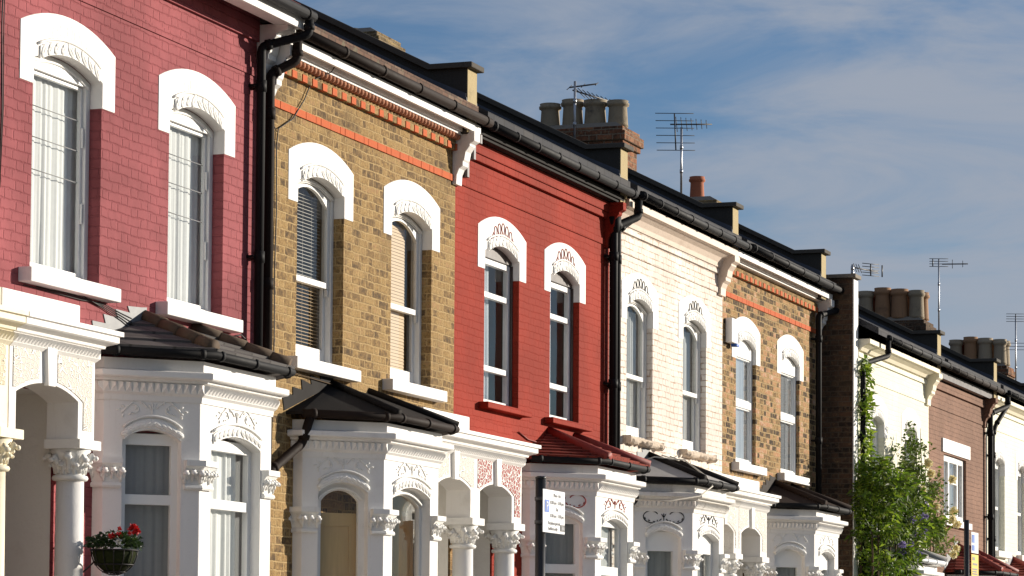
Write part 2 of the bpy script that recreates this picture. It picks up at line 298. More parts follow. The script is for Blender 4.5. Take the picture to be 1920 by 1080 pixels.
# ------------------------------------------------------------------ mesh builder
OFF = Vector((0, 0, 0))           # offset of the house being built (set-back, level)
class MB:
    def __init__(s): s.v = []; s.f = []; s.fm = []; s.sm = []; s.mats = []; s.cur = 0
    def mat(s, m):
        if m not in s.mats: s.mats.append(m)
        s.cur = s.mats.index(m); return s
    def add(s, vs, fs, smooth=False):
        o = len(s.v); s.v += [Vector(a) for a in vs]
        for f in fs: s.f.append([o+i for i in f]); s.fm.append(s.cur); s.sm.append(smooth)
        return s
    def box(s, x0, x1, y0, y1, z0, z1):
        return s.add([(x0,y0,z0),(x1,y0,z0),(x1,y1,z0),(x0,y1,z0),(x0,y0,z1),(x1,y0,z1),(x1,y1,z1),(x0,y1,z1)],
                     [(0,3,2,1),(4,5,6,7),(0,1,5,4),(1,2,6,5),(2,3,7,6),(3,0,4,7)])
    def rough(s, x0, x1, y0, y1, z0, z1, amp=.008, step=.06):   # broken, weathered stone block
        n = max(4, int((x1-x0)/step)); q = random.Random(int(x0*977)); prof = [(y1, z0), (y0+.02, z0), (y0, (z0*.7+z1*.3)), (y0, (z0*.3+z1*.7)), (y0+.012, z1), (y1, z1)]; vs = []; m = len(prof)
        for i in range(n+1):
            chip = q.random() < .3
            for j, (y, z) in enumerate(prof):
                f = 0 if j in (0, 5) else 1
                vs.append((x0+(x1-x0)*i/n + q.uniform(-1, 1)*amp*f, y + f*(q.uniform(-1, 1)*amp + (.035 if chip and j in (1, 2) else 0)), z + f*q.uniform(-1, 1)*amp*.8 + (.035 if chip and j == 1 else 0)))
        fs = [(i*m+j, (i+1)*m+j, (i+1)*m+(j+1) % m, i*m+(j+1) % m) for i in range(n) for j in range(m)]
        return s.add(vs, fs + [tuple(range(m))[::-1], tuple(n*m+j for j in range(m))])
    def obox(s, c, ax, ay, az):    # oriented box by half-axis vectors
        c, ax, ay, az = map(Vector, (c, ax, ay, az)); vs = []
        for k in (-1, 1):
            for (i, j) in ((-1,-1),(1,-1),(1,1),(-1,1)): vs.append(c + ax*i + ay*j + az*k)
        return s.add(vs, [(0,3,2,1),(4,5,6,7),(0,1,5,4),(1,2,6,5),(2,3,7,6),(3,0,4,7)])
    def plate(s, outer, holes, fr, t):     # polygon with holes in the frame (o,u,v,n), thickness t along n
        o, u, v, n = map(Vector, fr)
        bm = bmesh.new(); loops = [outer] + list(holes); edges = []
        for lp in loops:
            vs = [bm.verts.new((a, b, 0)) for a, b in lp]
            for i in range(len(vs)): edges.append(bm.edges.new((vs[i], vs[(i+1) % len(vs)])))
        bmesh.ops.triangle_fill(bm, use_beauty=True, use_dissolve=False, edges=edges)
        bm.verts.index_update(); base = [o + u*q.co.x + v*q.co.y for q in bm.verts]; k = len(base)
        tri = [[q.index for q in f.verts] for f in bm.faces]
        flip = u.cross(v).dot(n) > 0        # face at c=0 must look along -n
        fs = []
        for f, face in zip(tri, bm.faces):
            a, b, c = [base[i] for i in f]; good = (b-a).cross(c-a).dot(n) < 0
            fs.append(f if good else f[::-1]); fs.append([i+k for i in (f[::-1] if good else f)])
        i0 = 0
        for li, lp in enumerate(loops):
            m = len(lp); area = sum(lp[i][0]*lp[(i+1) % m][1] - lp[(i+1) % m][0]*lp[i][1] for i in range(m))
            ccw = (area > 0) == (li == 0)
            if flip: ccw = not ccw
            for i in range(m):
                a, b = i0+i, i0+(i+1) % m
                fs.append([a, b, b+k, a+k] if not ccw else [b, a, a+k, b+k])
            i0 += m
        bm.free()
        return s.add(base + [p + n*t for p in base], fs)
    def tube(s, pts, r, n=8, caps=True, closed=False):
        pts = [Vector(p) for p in pts]; m = len(pts); rings = []; ref = None
        for i, p in enumerate(pts):
            if closed: t = pts[(i+1) % m] - pts[i-1]
            else: t = pts[min(i+1, m-1)] - pts[max(i-1, 0)]
            t = t.normalized() if t.length > 1e-9 else Vector((0,0,1))
            if ref is None:
                ref = Vector((0,0,1)) if abs(t.z) < .9 else Vector((0,1,0))
            a = (ref - t*ref.dot(t)).normalized(); b = t.cross(a); ref = a
            rr = r[i] if isinstance(r, (list, tuple)) else r
            rings.append([p + (a*math.cos(2*math.pi*j/n) + b*math.sin(2*math.pi*j/n))*rr for j in range(n)])
        fs = []
        for i in range(m if closed else m-1):
            i2 = (i+1) % m
            for j in range(n): fs.append((i*n+j, i*n+(j+1) % n, i2*n+(j+1) % n, i2*n+j))
        if caps and not closed: fs.append(tuple(range(n))[::-1]); fs.append(tuple((m-1)*n+j for j in range(n)))
        return s.add([q for rg in rings for q in rg], fs, True)
    def lathe(s, prof, c, n=20, axis=None, smooth=True):
        c = Vector(c); vs = []; fs = []
        for r, z in prof:
            for j in range(n): a = 2*math.pi*j/n; vs.append(c + Vector((r*math.cos(a), r*math.sin(a), z)))
        for i in range(len(prof)-1):
            for j in range(n): fs.append((i*n+j, i*n+(j+1) % n, (i+1)*n+(j+1) % n, (i+1)*n+j))
        fs.append(tuple(range(n))[::-1]); fs.append(tuple((len(prof)-1)*n+j for j in range(n)))
        return s.add(vs, fs, smooth)
    def blob(s, c, ax, ay, az, n=8, m=5):
        c, ax, ay, az = map(Vector, (c, ax, ay, az)); vs = [c - az]; fs = []
        for i in range(1, m):
            th = math.pi*i/m
            for j in range(n): ph = 2*math.pi*j/n; vs.append(c + (ax*math.cos(ph) + ay*math.sin(ph))*math.sin(th) - az*math.cos(th))
        vs.append(c + az); last = len(vs)-1
        for j in range(n): fs.append((0, 1+(j+1) % n, 1+j))
        for i in range(m-2):
            for j in range(n): fs.append((1+i*n+j, 1+i*n+(j+1) % n, 1+(i+1)*n+(j+1) % n, 1+(i+1)*n+j))
        for j in range(n): fs.append((1+(m-2)*n+j, 1+(m-2)*n+(j+1) % n, last))
        return s.add(vs, fs, True)
    def sweep(s, prof, plan, caps=True):  # prof [(offset,z)] from low to high, plan polyline [(x,y)], offset to its right-hand side (street)
        rows = [offset_plan(plan, p) for p, z in prof]; vs = []; fs = []; m = len(plan)
        for (p, z), row in zip(prof, rows): vs += [(x, y, z) for x, y in row]
        for i in range(len(prof)-1):
            for j in range(m-1): fs.append((i*m+j, i*m+j+1, (i+1)*m+j+1, (i+1)*m+j))
        if caps:
            fs.append([i*m for i in range(len(prof))]); fs.append([i*m+m-1 for i in range(len(prof))][::-1])
            fs.append([(len(prof)-1)*m+j for j in range(m)]); fs.append([j for j in range(m)][::-1])
        return s.add(vs, fs)
    def leaf(s, c, d, nrm, l, w):
        c, d, nrm = Vector(c), Vector(d).normalized(), Vector(nrm)
        b = d.cross(nrm); b = b.normalized() if b.length > 1e-6 else Vector((1,0,0)); nn = b.cross(d)
        return s.add([c, c+d*l*.45+b*w*.5+nn*w*.15, c+d*l, c+d*l*.45-b*w*.5+nn*w*.15], [(0,1,2),(0,2,3)])
    def sheet(s, outer, fr):
        o, u, v, n = map(Vector, fr); P = [o + u*a + v*b for a, b in outer]
        return s.add(P, [list(range(len(P)))])
    def build(s, name, parent=None, mat=None, bevel=0., keep=False):
        org = OFF if keep else OFF
        base = parent_origin(parent)
        me = bpy.data.meshes.new(name); me.from_pydata([v + OFF - base for v in s.v], [], s.f)
        for m in (s.mats if s.mats else [mat]): me.materials.append(m)
        me.polygons.foreach_set('material_index', s.fm if s.mats else [0]*len(s.f)); me.polygons.foreach_set('use_smooth', s.sm)
        me.update()
        o = bpy.data.objects.new(name, me); C.objects.link(o)
        if parent: o.parent = parent
        if bevel:
            b = o.modifiers.new('bevel', 'BEVEL'); b.width = bevel; b.segments = 2; b.limit_method = 'ANGLE'; b.angle_limit = R(40)
        return o
def parent_origin(p):
    v = Vector((0,0,0))
    while p is not None: v += p.location; p = p.parent
    return v
def offset_plan(pts, d):
    pts = [Vector((x, y)) for x, y in pts]; out = []
    def nr(a, b): t = (b-a).normalized(); return Vector((t.y, -t.x))
    for i, p in enumerate(pts):
        if i == 0: out.append(p + nr(p, pts[1])*d)
        elif i == len(pts)-1: out.append(p + nr(pts[i-1], p)*d)
        else:
            n1, n2 = nr(pts[i-1], p), nr(p, pts[i+1]); b = (n1+n2).normalized(); out.append(p + b*(d/max(.3, b.dot(n1))))
    return [(q.x, q.y) for q in out]
def arc(xc, hw, zs, rise, n=14):          # from the left spring over the crown to the right spring
    r = (hw*hw + rise*rise)/(2*rise); a0 = math.asin(min(1, hw/r)); zc = zs + rise - r
    return [(xc + r*math.sin(-a0 + 2*a0*i/n), zc + r*math.cos(-a0 + 2*a0*i/n)) for i in range(n+1)]
def arched(xc, hw, zb, zs, rise, n=14):   # closed outline, counter-clockwise
    return [(xc-hw, zb), (xc+hw, zb)] + arc(xc, hw, zs, rise, n)[::-1]
def rect(x0, x1, z0, z1): return [(x0, z0), (x1, z0), (x1, z1), (x0, z1)]
def FR(y, x=0., z=0.): return ((x, y, z), (1,0,0), (0,0,1), (0,1,0))     # facade frame: u along the wall, v up, n into the wall
def FX(x): return ((x, 0, 0), (0,1,0), (0,0,1), (1,0,0))                 # cross-section frame: u = y, v = z, n = +x

def thing(name, label, cat, loc, group=None):
    o = bpy.data.objects.new(name, None); o.empty_display_size = .2; C.objects.link(o); o.location = Vector(loc) + OFF
    return tag(o, label, cat, group)
def tag(o, label, cat, group=None):
    o['label'] = label; o['category'] = cat; o['kind'] = 'thing'
    if group: o['group'] = group
    return o
def at_base(o, loc):                        # a one-mesh thing gets its origin at its base
    loc = Vector(loc); d = loc - o.location
    for v in o.data.vertices: v.co -= d
    o.location = loc; return o

# ------------------------------------------------------------------ ornament helpers
def carving(mb, xc, hw, zs, rise, y, band=.10, n=9):
    """leaf-carved band under an arch: overlapping twisted leaves on a bed, with a roll moulding above"""
    a = arc(xc, hw*.86, zs, rise, n)
    up_ = arc(xc, hw*.86, zs+band, rise, n)
    mb.plate(a + up_[::-1], [], FR(y-.012), .02)
    q = random.Random(int(xc*131)+5)
    for i in range(n):
        x = (a[i][0]+a[i+1][0]+up_[i][0]+up_[i+1][0])/4; z = (a[i][1]+a[i+1][1]+up_[i][1]+up_[i+1][1])/4
        t = Vector((a[i+1][0]-a[i][0], 0, a[i+1][1]-a[i][1])).normalized(); nn = Vector((-t.z, 0, t.x)); s_ = 1 if x < xc else -1
        d = (t*q.uniform(.75, .95) + nn*s_*q.uniform(.45, .65)).normalized(); e = Vector((-d.z, 0, d.x)); L = band*q.uniform(.72, .85)
        mb.blob((x, y-.008, z), d*L, e*L*.55, Vector((0, -.013, 0)), 8, 5)
        mb.blob((x + d.x*L*.1, y-.013, z + d.z*L*.1), d*L*.7, e*L*.2, Vector((0, -.012, 0)), 7, 4)
        if q.random() < .6: mb.blob((x + e.x*L*.3, y-.012, z + e.z*L*.3), d*L*.25, e*L*.2, Vector((0, -.011, 0)), 6, 4)
    mb.tube([(p[0], y-.003, p[1]+.012) for p in arc(xc, hw*.92, zs+band, rise*1.05, 16)], .012, 6)
def scroll(mb, fr, w, h, r=.008, leaves=True, kind=0):
    """symmetrical scrollwork: palmette in the middle, S-curves with leaves to each side"""
    o, u, v, n = map(Vector, fr)
    P = lambda a, b, c=0.: o + u*a + v*b - n*(.004+c)
    for sgn in (-1, 1):
        if kind == 0:
            pts = [P(sgn*w*(.06+.36*t), h*(.05+.35*math.sin(t*math.pi*1.25))) for t in [i/14 for i in range(15)]]
            mb.tube(pts, r, 5)
            pts = [P(sgn*w*(.26+.11*math.cos(q)*(1-q/9)), h*(-.05+.32*math.sin(q)*(1-q/9))) for q in [i*.42 for i in range(13)]]
            mb.tube(pts, r*.9, 5)
            lv = [(.16,.30,1.2),(.30,-.22,-.6),(.40,.12,.4),(.46,-.05,-.2),(.40,-.32,-1.2),(.22,.05,2.)]
        elif kind == 1:
            pts = [P(sgn*w*(.27+.19*math.cos(q)*(1-q/14)), h*(.05+.42*math.sin(q)*(1-q/14))) for q in [2.6-i*.36 for i in range(16)]]
            mb.tube(pts, r*1.2, 5); lv = [(.14,-.28,1.2),(.33,-.25,.4),(.42,-.1,1.2),(.22,-.32,.1)]
        else:
            pts = [P(sgn*w*(.05+.42*t), h*(.42*abs(math.cos(t*math.pi*1.5))-.3*t)) for t in [i/16 for i in range(17)]]
            mb.tube(pts, r, 5)
            lv = [(.12,.25,1.),(.2,-.15,-.7),(.33,.2,.3),(.42,-.3,-1.)]
        if leaves:
            for (a, b, g) in lv:
                d = u*(sgn*math.cos(g)) + v*math.sin(g); e = u*(-sgn*math.sin(g)) + v*math.cos(g)
                mb.blob(P(a*w*sgn, b*h), d*h*.11, e*h*.045, -n*r*1.1, 6, 4)
    if leaves and kind != 2:
        for g in (-.55, 0, .55):
            d = u*math.sin(g) + v*math.cos(g); e = u*math.cos(g) - v*math.sin(g)
            mb.blob(P(math.sin(g)*h*.2, h*.14*math.cos(g)), d*h*.17, e*h*.04, -n*r*1.1, 6, 4)
        mb.tube([P(0, .05*h), P(0, -.42*h)], [r*1.3, r*.5], 5)
def arch_scroll(mb, cx, y, ink):
    """thin loops and buds following the curve of the arch"""
    r = .0065 if ink else .003
    for k in (-2, -1, 0, 1, 2):
        x0 = cx + k*.115; z0 = 6.272 - abs(k)**1.8*.017; sg = 1 if k >= 0 else -1; pts = []
        for i in range(13):
            a = -2.5 + i*5.0/12; q = .045*(1 - .12*math.cos(a))
            pts.append((x0 + sg*q*.95*math.sin(a), y, z0 + q*1.25*math.cos(a) - .35*(x0-cx)*q*math.sin(a)*sg))
        mb.tube(pts, r, 5)
        for e in (pts[0], pts[-1]): mb.blob((e[0], y, e[2]-.006), (r*1.9, 0, 0), (0, r*1.2, 0), (.003, 0, r*3), 6, 4)
    for sg in (-1, 1): mb.tube([(cx+sg*(.27+.03*i), y, 6.20-.022*i-.006*i*i*.5) for i in range(5)], r, 5)
def dentils(mb, plan, off, z0, z1, pitch=.058, out=.032):
    q = offset_plan(plan, off)
    for (a, b) in zip(q[:-1], q[1:]):
        a, b = Vector((*a, 0)), Vector((*b, 0)); L = (b-a).length
        if L < .12: continue
        t = (b-a)/L; nrm = Vector((t.y, -t.x, 0)); k = max(1, int(L/pitch)); pw = L/k
        for i in range(k):
            c0 = a + t*(i*pw+.004); c1 = a + t*((i+1)*pw-.004); m_ = (c0+c1)/2 + nrm*out
            zt = z1; zb = z0
            mb.add([(c0.x,c0.y,zb),(c1.x,c1.y,zb),(c1.x,c1.y,zt),(c0.x,c0.y,zt),(m_.x,m_.y,zt-.008),(m_.x,m_.y,zt-.03)],
                   [(0,1,5),(1,2,4,5),(3,0,5,4),(2,3,4)])
def leaf_curl(mb, base, out, upv, side, L, r):
    """one curled acanthus leaf: rises along the bell and rolls outward"""
    base, out, upv = Vector(base), Vector(out), Vector(upv); side = Vector(side)
    pts = [base + upv*(L*t) + out*(L*(.04+.50*t**3)) for t in (0, .3, .55, .78, .97)]
    tip = pts[-1] + out*r*.45 - upv*r*.8
    mb.tube(pts, [r*.45, r*.62, r*.72, r*.8, r*.85], 6)
    mb.blob(tip, side*r*1.05, out*r*.62, upv*r*.6, 7, 5)
    for s_ in (-1, 1): mb.blob(pts[2] + side*s_*r*.9, side*r*.55, out*r*.5, upv*L*.26, 6, 4)

# ------------------------------------------------------------------ house parts
ZE = 7.14
def window(house, cx, wmat, style, hw=.53, zsill=4.36, zsp=5.97, rise=.10, ytop=6.38, frame=None, sillmat=None, sillw=.72, sillt=.11, rough=False, y0=.105, surr='white', ink=None, curtain='curt', reveal_white=True):
    fm = frame or M['upvc']
    mb = MB()
    op = arched(cx, hw+.02, zsill+.01, zsp, rise)
    glass = MB(); xl, xr = cx-hw, cx+hw
    def pane(poly, y): glass.sheet(poly, FR(y))
    def inner(sd, zb, zt, flat=False):
        if flat: return rect(xl+sd, xr-sd, zb, zt)
        return arched(cx, hw-sd, zb, zt, rise*.9)
    if style == 'casement':            # tall single casement with thin lead lines
        h = rect(xl+.06, xr-.06, zsill+.06, 5.93)
        mb.plate(op, [h], FR(y0), .07)
        ih = rect(xl+.092, xr-.092, zsill+.095, 5.90)
        mb.plate(rect(xl+.063, xr-.063, zsill+.063, 5.927), [ih], FR(y0+.03), .035)
        pane(ih, y0+.045)
        lead = [(xl+.12, xr-.12, y0+.04, z) for z in (5.66, 5.42, 5.17)]
        for z in (5.45, 4.85): mb.box(xr-.088, xr-.075, y0+.01, y0+.03, z, z+.16)
        mb.tube([(p[0], y0-.004, p[1]-.045) for p in arc(cx, hw-.04, zsp, rise, 12)], .014, 5)
    elif style == 'sash':
        mb.plate(op, [inner(.05, zsill+.05, zsp-.04)], FR(y0), .10)
        mb.plate(arched(cx, hw-.053, 5.10, zsp-.045, rise*.9), [arched(cx, hw-.105, 5.155, zsp-.13, rise*1.5)], FR(y0+.015), .035)
        mb.plate(rect(xl+.054, xr-.054, zsill+.053, 5.15), [rect(xl+.105, xr-.105, zsill+.17, 5.105)], FR(y0+.056), .035)
        pane(arched(cx, hw-.10, 5.15, zsp-.125, rise*1.5), y0+.03); pane(rect(xl+.10, xr-.10, zsill+.165, 5.11), y0+.07)
        for s_ in (-1, 1): mb.box(cx+s_*(hw-.08)-.014, cx+s_*(hw-.08)+.014, y0+.016, y0+.05, 5.03, 5.098)
        mb.tube([(p[0], y0-.006, p[1]-.03) for p in arc(cx, hw-.03, zsp, rise, 12)], .012, 5)
    elif style == 'threelight':
        mb.mat(fm); hs = [rect(xl+.06, xr-.06, zsill+.07, 4.73), rect(xl+.06, xr-.06, 4.79, 5.515), rect(xl+.06, xr-.06, 5.575, 5.87)]
        mb.plate(rect(xl-.02, xr+.02, zsill+.01, 5.93), hs, FR(y0), .06)
        mb.mat(M['darkframe']); mb.plate([(xl-.02, 5.933), (xr+.02, 5.933)] + arc(cx, hw+.02, zsp, rise)[::-1], [], FR(y0-.02), .06)
        mb.box(xr-.012, xr+.02, y0-.035, y0-.003, zsill+.02, 5.93)
        for h in hs: pane(h, y0+.03)
    elif style == 'upvc':
        hs = [rect(xl+.05, xr-.05, zsill+.07, 5.14), rect(xl+.05, xr-.05, 5.24, 5.82)]
        mb.plate(op, hs, FR(y0), .05)
        for h in hs:
            g = rect(h[0][0]+.02, h[1][0]-.02, h[0][1]+.02, h[2][1]-.02)
            mb.plate(h, [g], FR(y0+.02), .04); pane(g, y0+.035)
    elif style == 'plain':
        zm = (zsill+zsp)/2
        hs = [rect(xl+.07, xr-.07, zsill+.10, zm-.03), rect(xl+.07, xr-.07, zm+.03, zsp-.08)]
        mb.plate(op, hs, FR(y0), .07)
        for h in hs: pane(h, y0+.04)
    w = mb.build('window', house, fm, .004)
    if style == 'casement':
        for a_, b_, y_, z_ in lead: q_ = MB(); q_.tube([(a_, y_, z_), (b_, y_, z_)], .004, 4); q_.build('lead_bar', w, M['lead'])
    glass.build('glass_pane', w, M['glassb'] if style in ('upvc',) else M['glass'])
    # curtains or blinds
    if curtain == 'blind':
        b = MB()
        for i in range(46):
            z = zsill+.12 + i*.0325
            if z > zsp: break
            b.mat(M['slatw'] if z > 5.1 else M['slat']); b.obox((cx, y0+.115, z), (hw-.07, 0, 0), (0, .011, .006), (0, -.0008, .0012))
        for sx in (-.3, .1, .3): b.tube([(cx+sx, y0+.122, zsill+.1), (cx+sx, y0+.122, zsp)], .002, 4)
        b.build('venetian_blind', w)
    elif curtain == 'blind2':
        b = MB()
        for i in range(46):
            z = zsill+.12 + i*.0325
            if z > zsp-.02: break
            b.obox((cx-.06, y0+.10, z), (hw-.16, 0, 0), (0, .004, .0165), (0, -.0012, .0004))
        b.tube([(cx+.27, y0+.12, zsill+.1), (cx+.27, y0+.12, zsp)], .004, 4)
        b.build('venetian_blind', w, M['slat'])
    elif curtain:
        kind, a, bnd = curtain if isinstance(curtain, tuple) else (curtain, 0., .86)
        drape(w, xl+(.03 if style != 'upvc' else .06)+a*2*hw, xl+bnd*2*hw+((.08 if style != 'upvc' else -.06) if bnd == 1 else -.03), y0+{'casement': .10, 'upvc': .068}.get(style, .12), zsill+.1, zsp-.02, M[kind])
    if style != 'plain':               # the room seen past the curtain's edge
        q_ = MB(); a_, b_, c_, d_ = xl-.4, xr+.4, .17, 1.5; z0_, z1_ = zsill-.3, 6.3
        q_.add([(a_,c_,z0_),(b_,c_,z0_),(b_,d_,z0_),(a_,d_,z0_),(a_,c_,z1_),(b_,c_,z1_),(b_,d_,z1_),(a_,d_,z1_)], [(0,1,2,3),(4,7,6,5),(1,5,6,2),(0,3,7,4),(3,2,6,7)])
        q_.plate(rect(a_, b_, z0_, z1_), [rect(xl-.06, xr+.06, zsill-.06, zsp+.14)], FR(.1705), .006)
        q_.build('room', w, M['roomwall'])
    # moulded surround, carved band, sill
    if surr:
        sm = M[surr]; s_ = MB()
        o_ = [(cx-hw-.21, 5.77), (cx-hw+.003, 5.77), (cx-hw+.003, zsp)] + arc(cx, hw-.003, zsp, rise)[1:-1] + [(cx+hw-.003, zsp), (cx+hw-.003, 5.77), (cx+hw+.21, 5.77), (cx+hw+.21, 6.22)] + arc(cx, hw+.21, 6.22, ytop-6.22)[1:-1][::-1] + [(cx-hw-.21, 6.22)]
        s_.plate(o_, [], FR(-.007), .007+y0-.001)
        s_.build('arch_surround', w, sm, .006)
        c_ = MB(); carving(c_, cx, hw-.0, zsp, rise, -.008); c_.build('carved_band', w, M['carve'])
        g = MB(); arch_scroll(g, cx, -.009 if ink else -.0065, bool(ink)); g.build('scroll_ornament', w, M[ink] if ink else sm)
    sb = MB(); slm = sillmat or M['white']
    if rough: sb.rough(cx-sillw, cx+sillw, -.11, y0+.02, zsill-sillt, zsill)
    else: sb.box(cx-sillw, cx+sillw, -.11, y0+.02, zsill-sillt, zsill)
    sb.build('window_sill', w, slm, .008)
    return w
def drape(parent, x0, x1, y, z0, z1, mat, amp=.015, pitch=.10, name='curtain', axis=None):
    n = max(24, int((x1-x0)/.012)); mb = MB(); vs = []; ph = rnd.uniform(0, 6)
    for k in range(7):
        z = z1 + (z0-z1)*k/6
        for i in range(n+1):
            x = x0 + (x1-x0)*i/n; q = (x + .035*math.sin(6.3*x+ph) + .018*math.sin(17*x+2*ph))*2*math.pi/pitch + ph
            d = amp*(math.sin(q) + .55*math.sin(q*.53+1+k*.12) + .35*math.sin(q*2.3+k*.2))*(.6+.4*k/6)*(.75+.35*math.sin(3.1*x+ph))
            if axis: o, u, nn = axis; vs.append(Vector(o) + Vector(u)*x + Vector(nn)*(y+d) + Vector((0,0,z)))
            else: vs.append((x, y+d, z))
    fs = [(k*(n+1)+i, k*(n+1)+i+1, (k+1)*(n+1)+i+1, (k+1)*(n+1)+i) for k in range(6) for i in range(n)]
    mb.add(vs, fs, True); return mb.build(name, parent, mat)

def gutter_run(mb, pts, r=.058, pitch=.9, brackets=True):
    mb.tube(pts, r, 12)
    if brackets:
        for a, b in zip(pts[:-1], pts[1:]):
            a, b = Vector(a), Vector(b); L = (b-a).length; k = max(1, int(L/pitch)); t = (b-a)/L
            for i in range(k+1):
                c = a + (b-a)*((i+.15)/(k+.3)); mb.tube([c-t*.022, c+t*.022], r+.008, 12)
def pipe(house, pts, r=.040, mat='black', name='downpipe'):
    mb = MB(); P = [Vector(p) for p in pts]; out = [P[0]]
    for i in range(1, len(P)-1):                     # rounded elbows
        a, b, c = P[i-1], P[i], P[i+1]; d = min(.05, (a-b).length*.4, (c-b).length*.4)
        p0 = b + (a-b).normalized()*d; p1 = b + (c-b).normalized()*d
        for t in (0, .33, .67, 1): out.append((p0*(1-t)+b*t)*(1-t) + (b*(1-t)+p1*t)*t)
    out.append(P[-1]); mb.tube(out, r, 10)
    for i in range(len(P)-1):
        a, b = P[i], P[i+1]; L = (b-a).length; t = (b-a).normalized()
        if L > 1:
            for k in range(int(L/1.5)+1):
                c = a + t*(.35+k*1.5); mb.tube([c-t*.05, c+t*.05], r+.010, 10); mb.box(c.x-r-.03, c.x+r+.03, c.y+r*.4, -.001, c.z-.012, c.z+.012)
        elif L > .12: mb.tube([b-t*.09, b-t*.04], r+.009, 10)
    return mb.build(name, house, M[mat])
def corbel(house, x0, x1, mat, z0=6.52, top=7.10, deep=.24):
    pr = [(.0, z0), (-.045, z0), (-.05, z0+.10), (-.075, z0+.16), (-.115, z0+.19), (-.115, z0+.23), (-.13, z0+.25), (-.145, z0+.33), (-.19, z0+.39), (-.19, z0+.41), (-deep, z0+.44), (-deep, top), (0, top)]
    mb = MB(); mb.plate(pr, [], FX(x0), x1-x0); return mb.build('eaves_corbel', house, mat, .006)

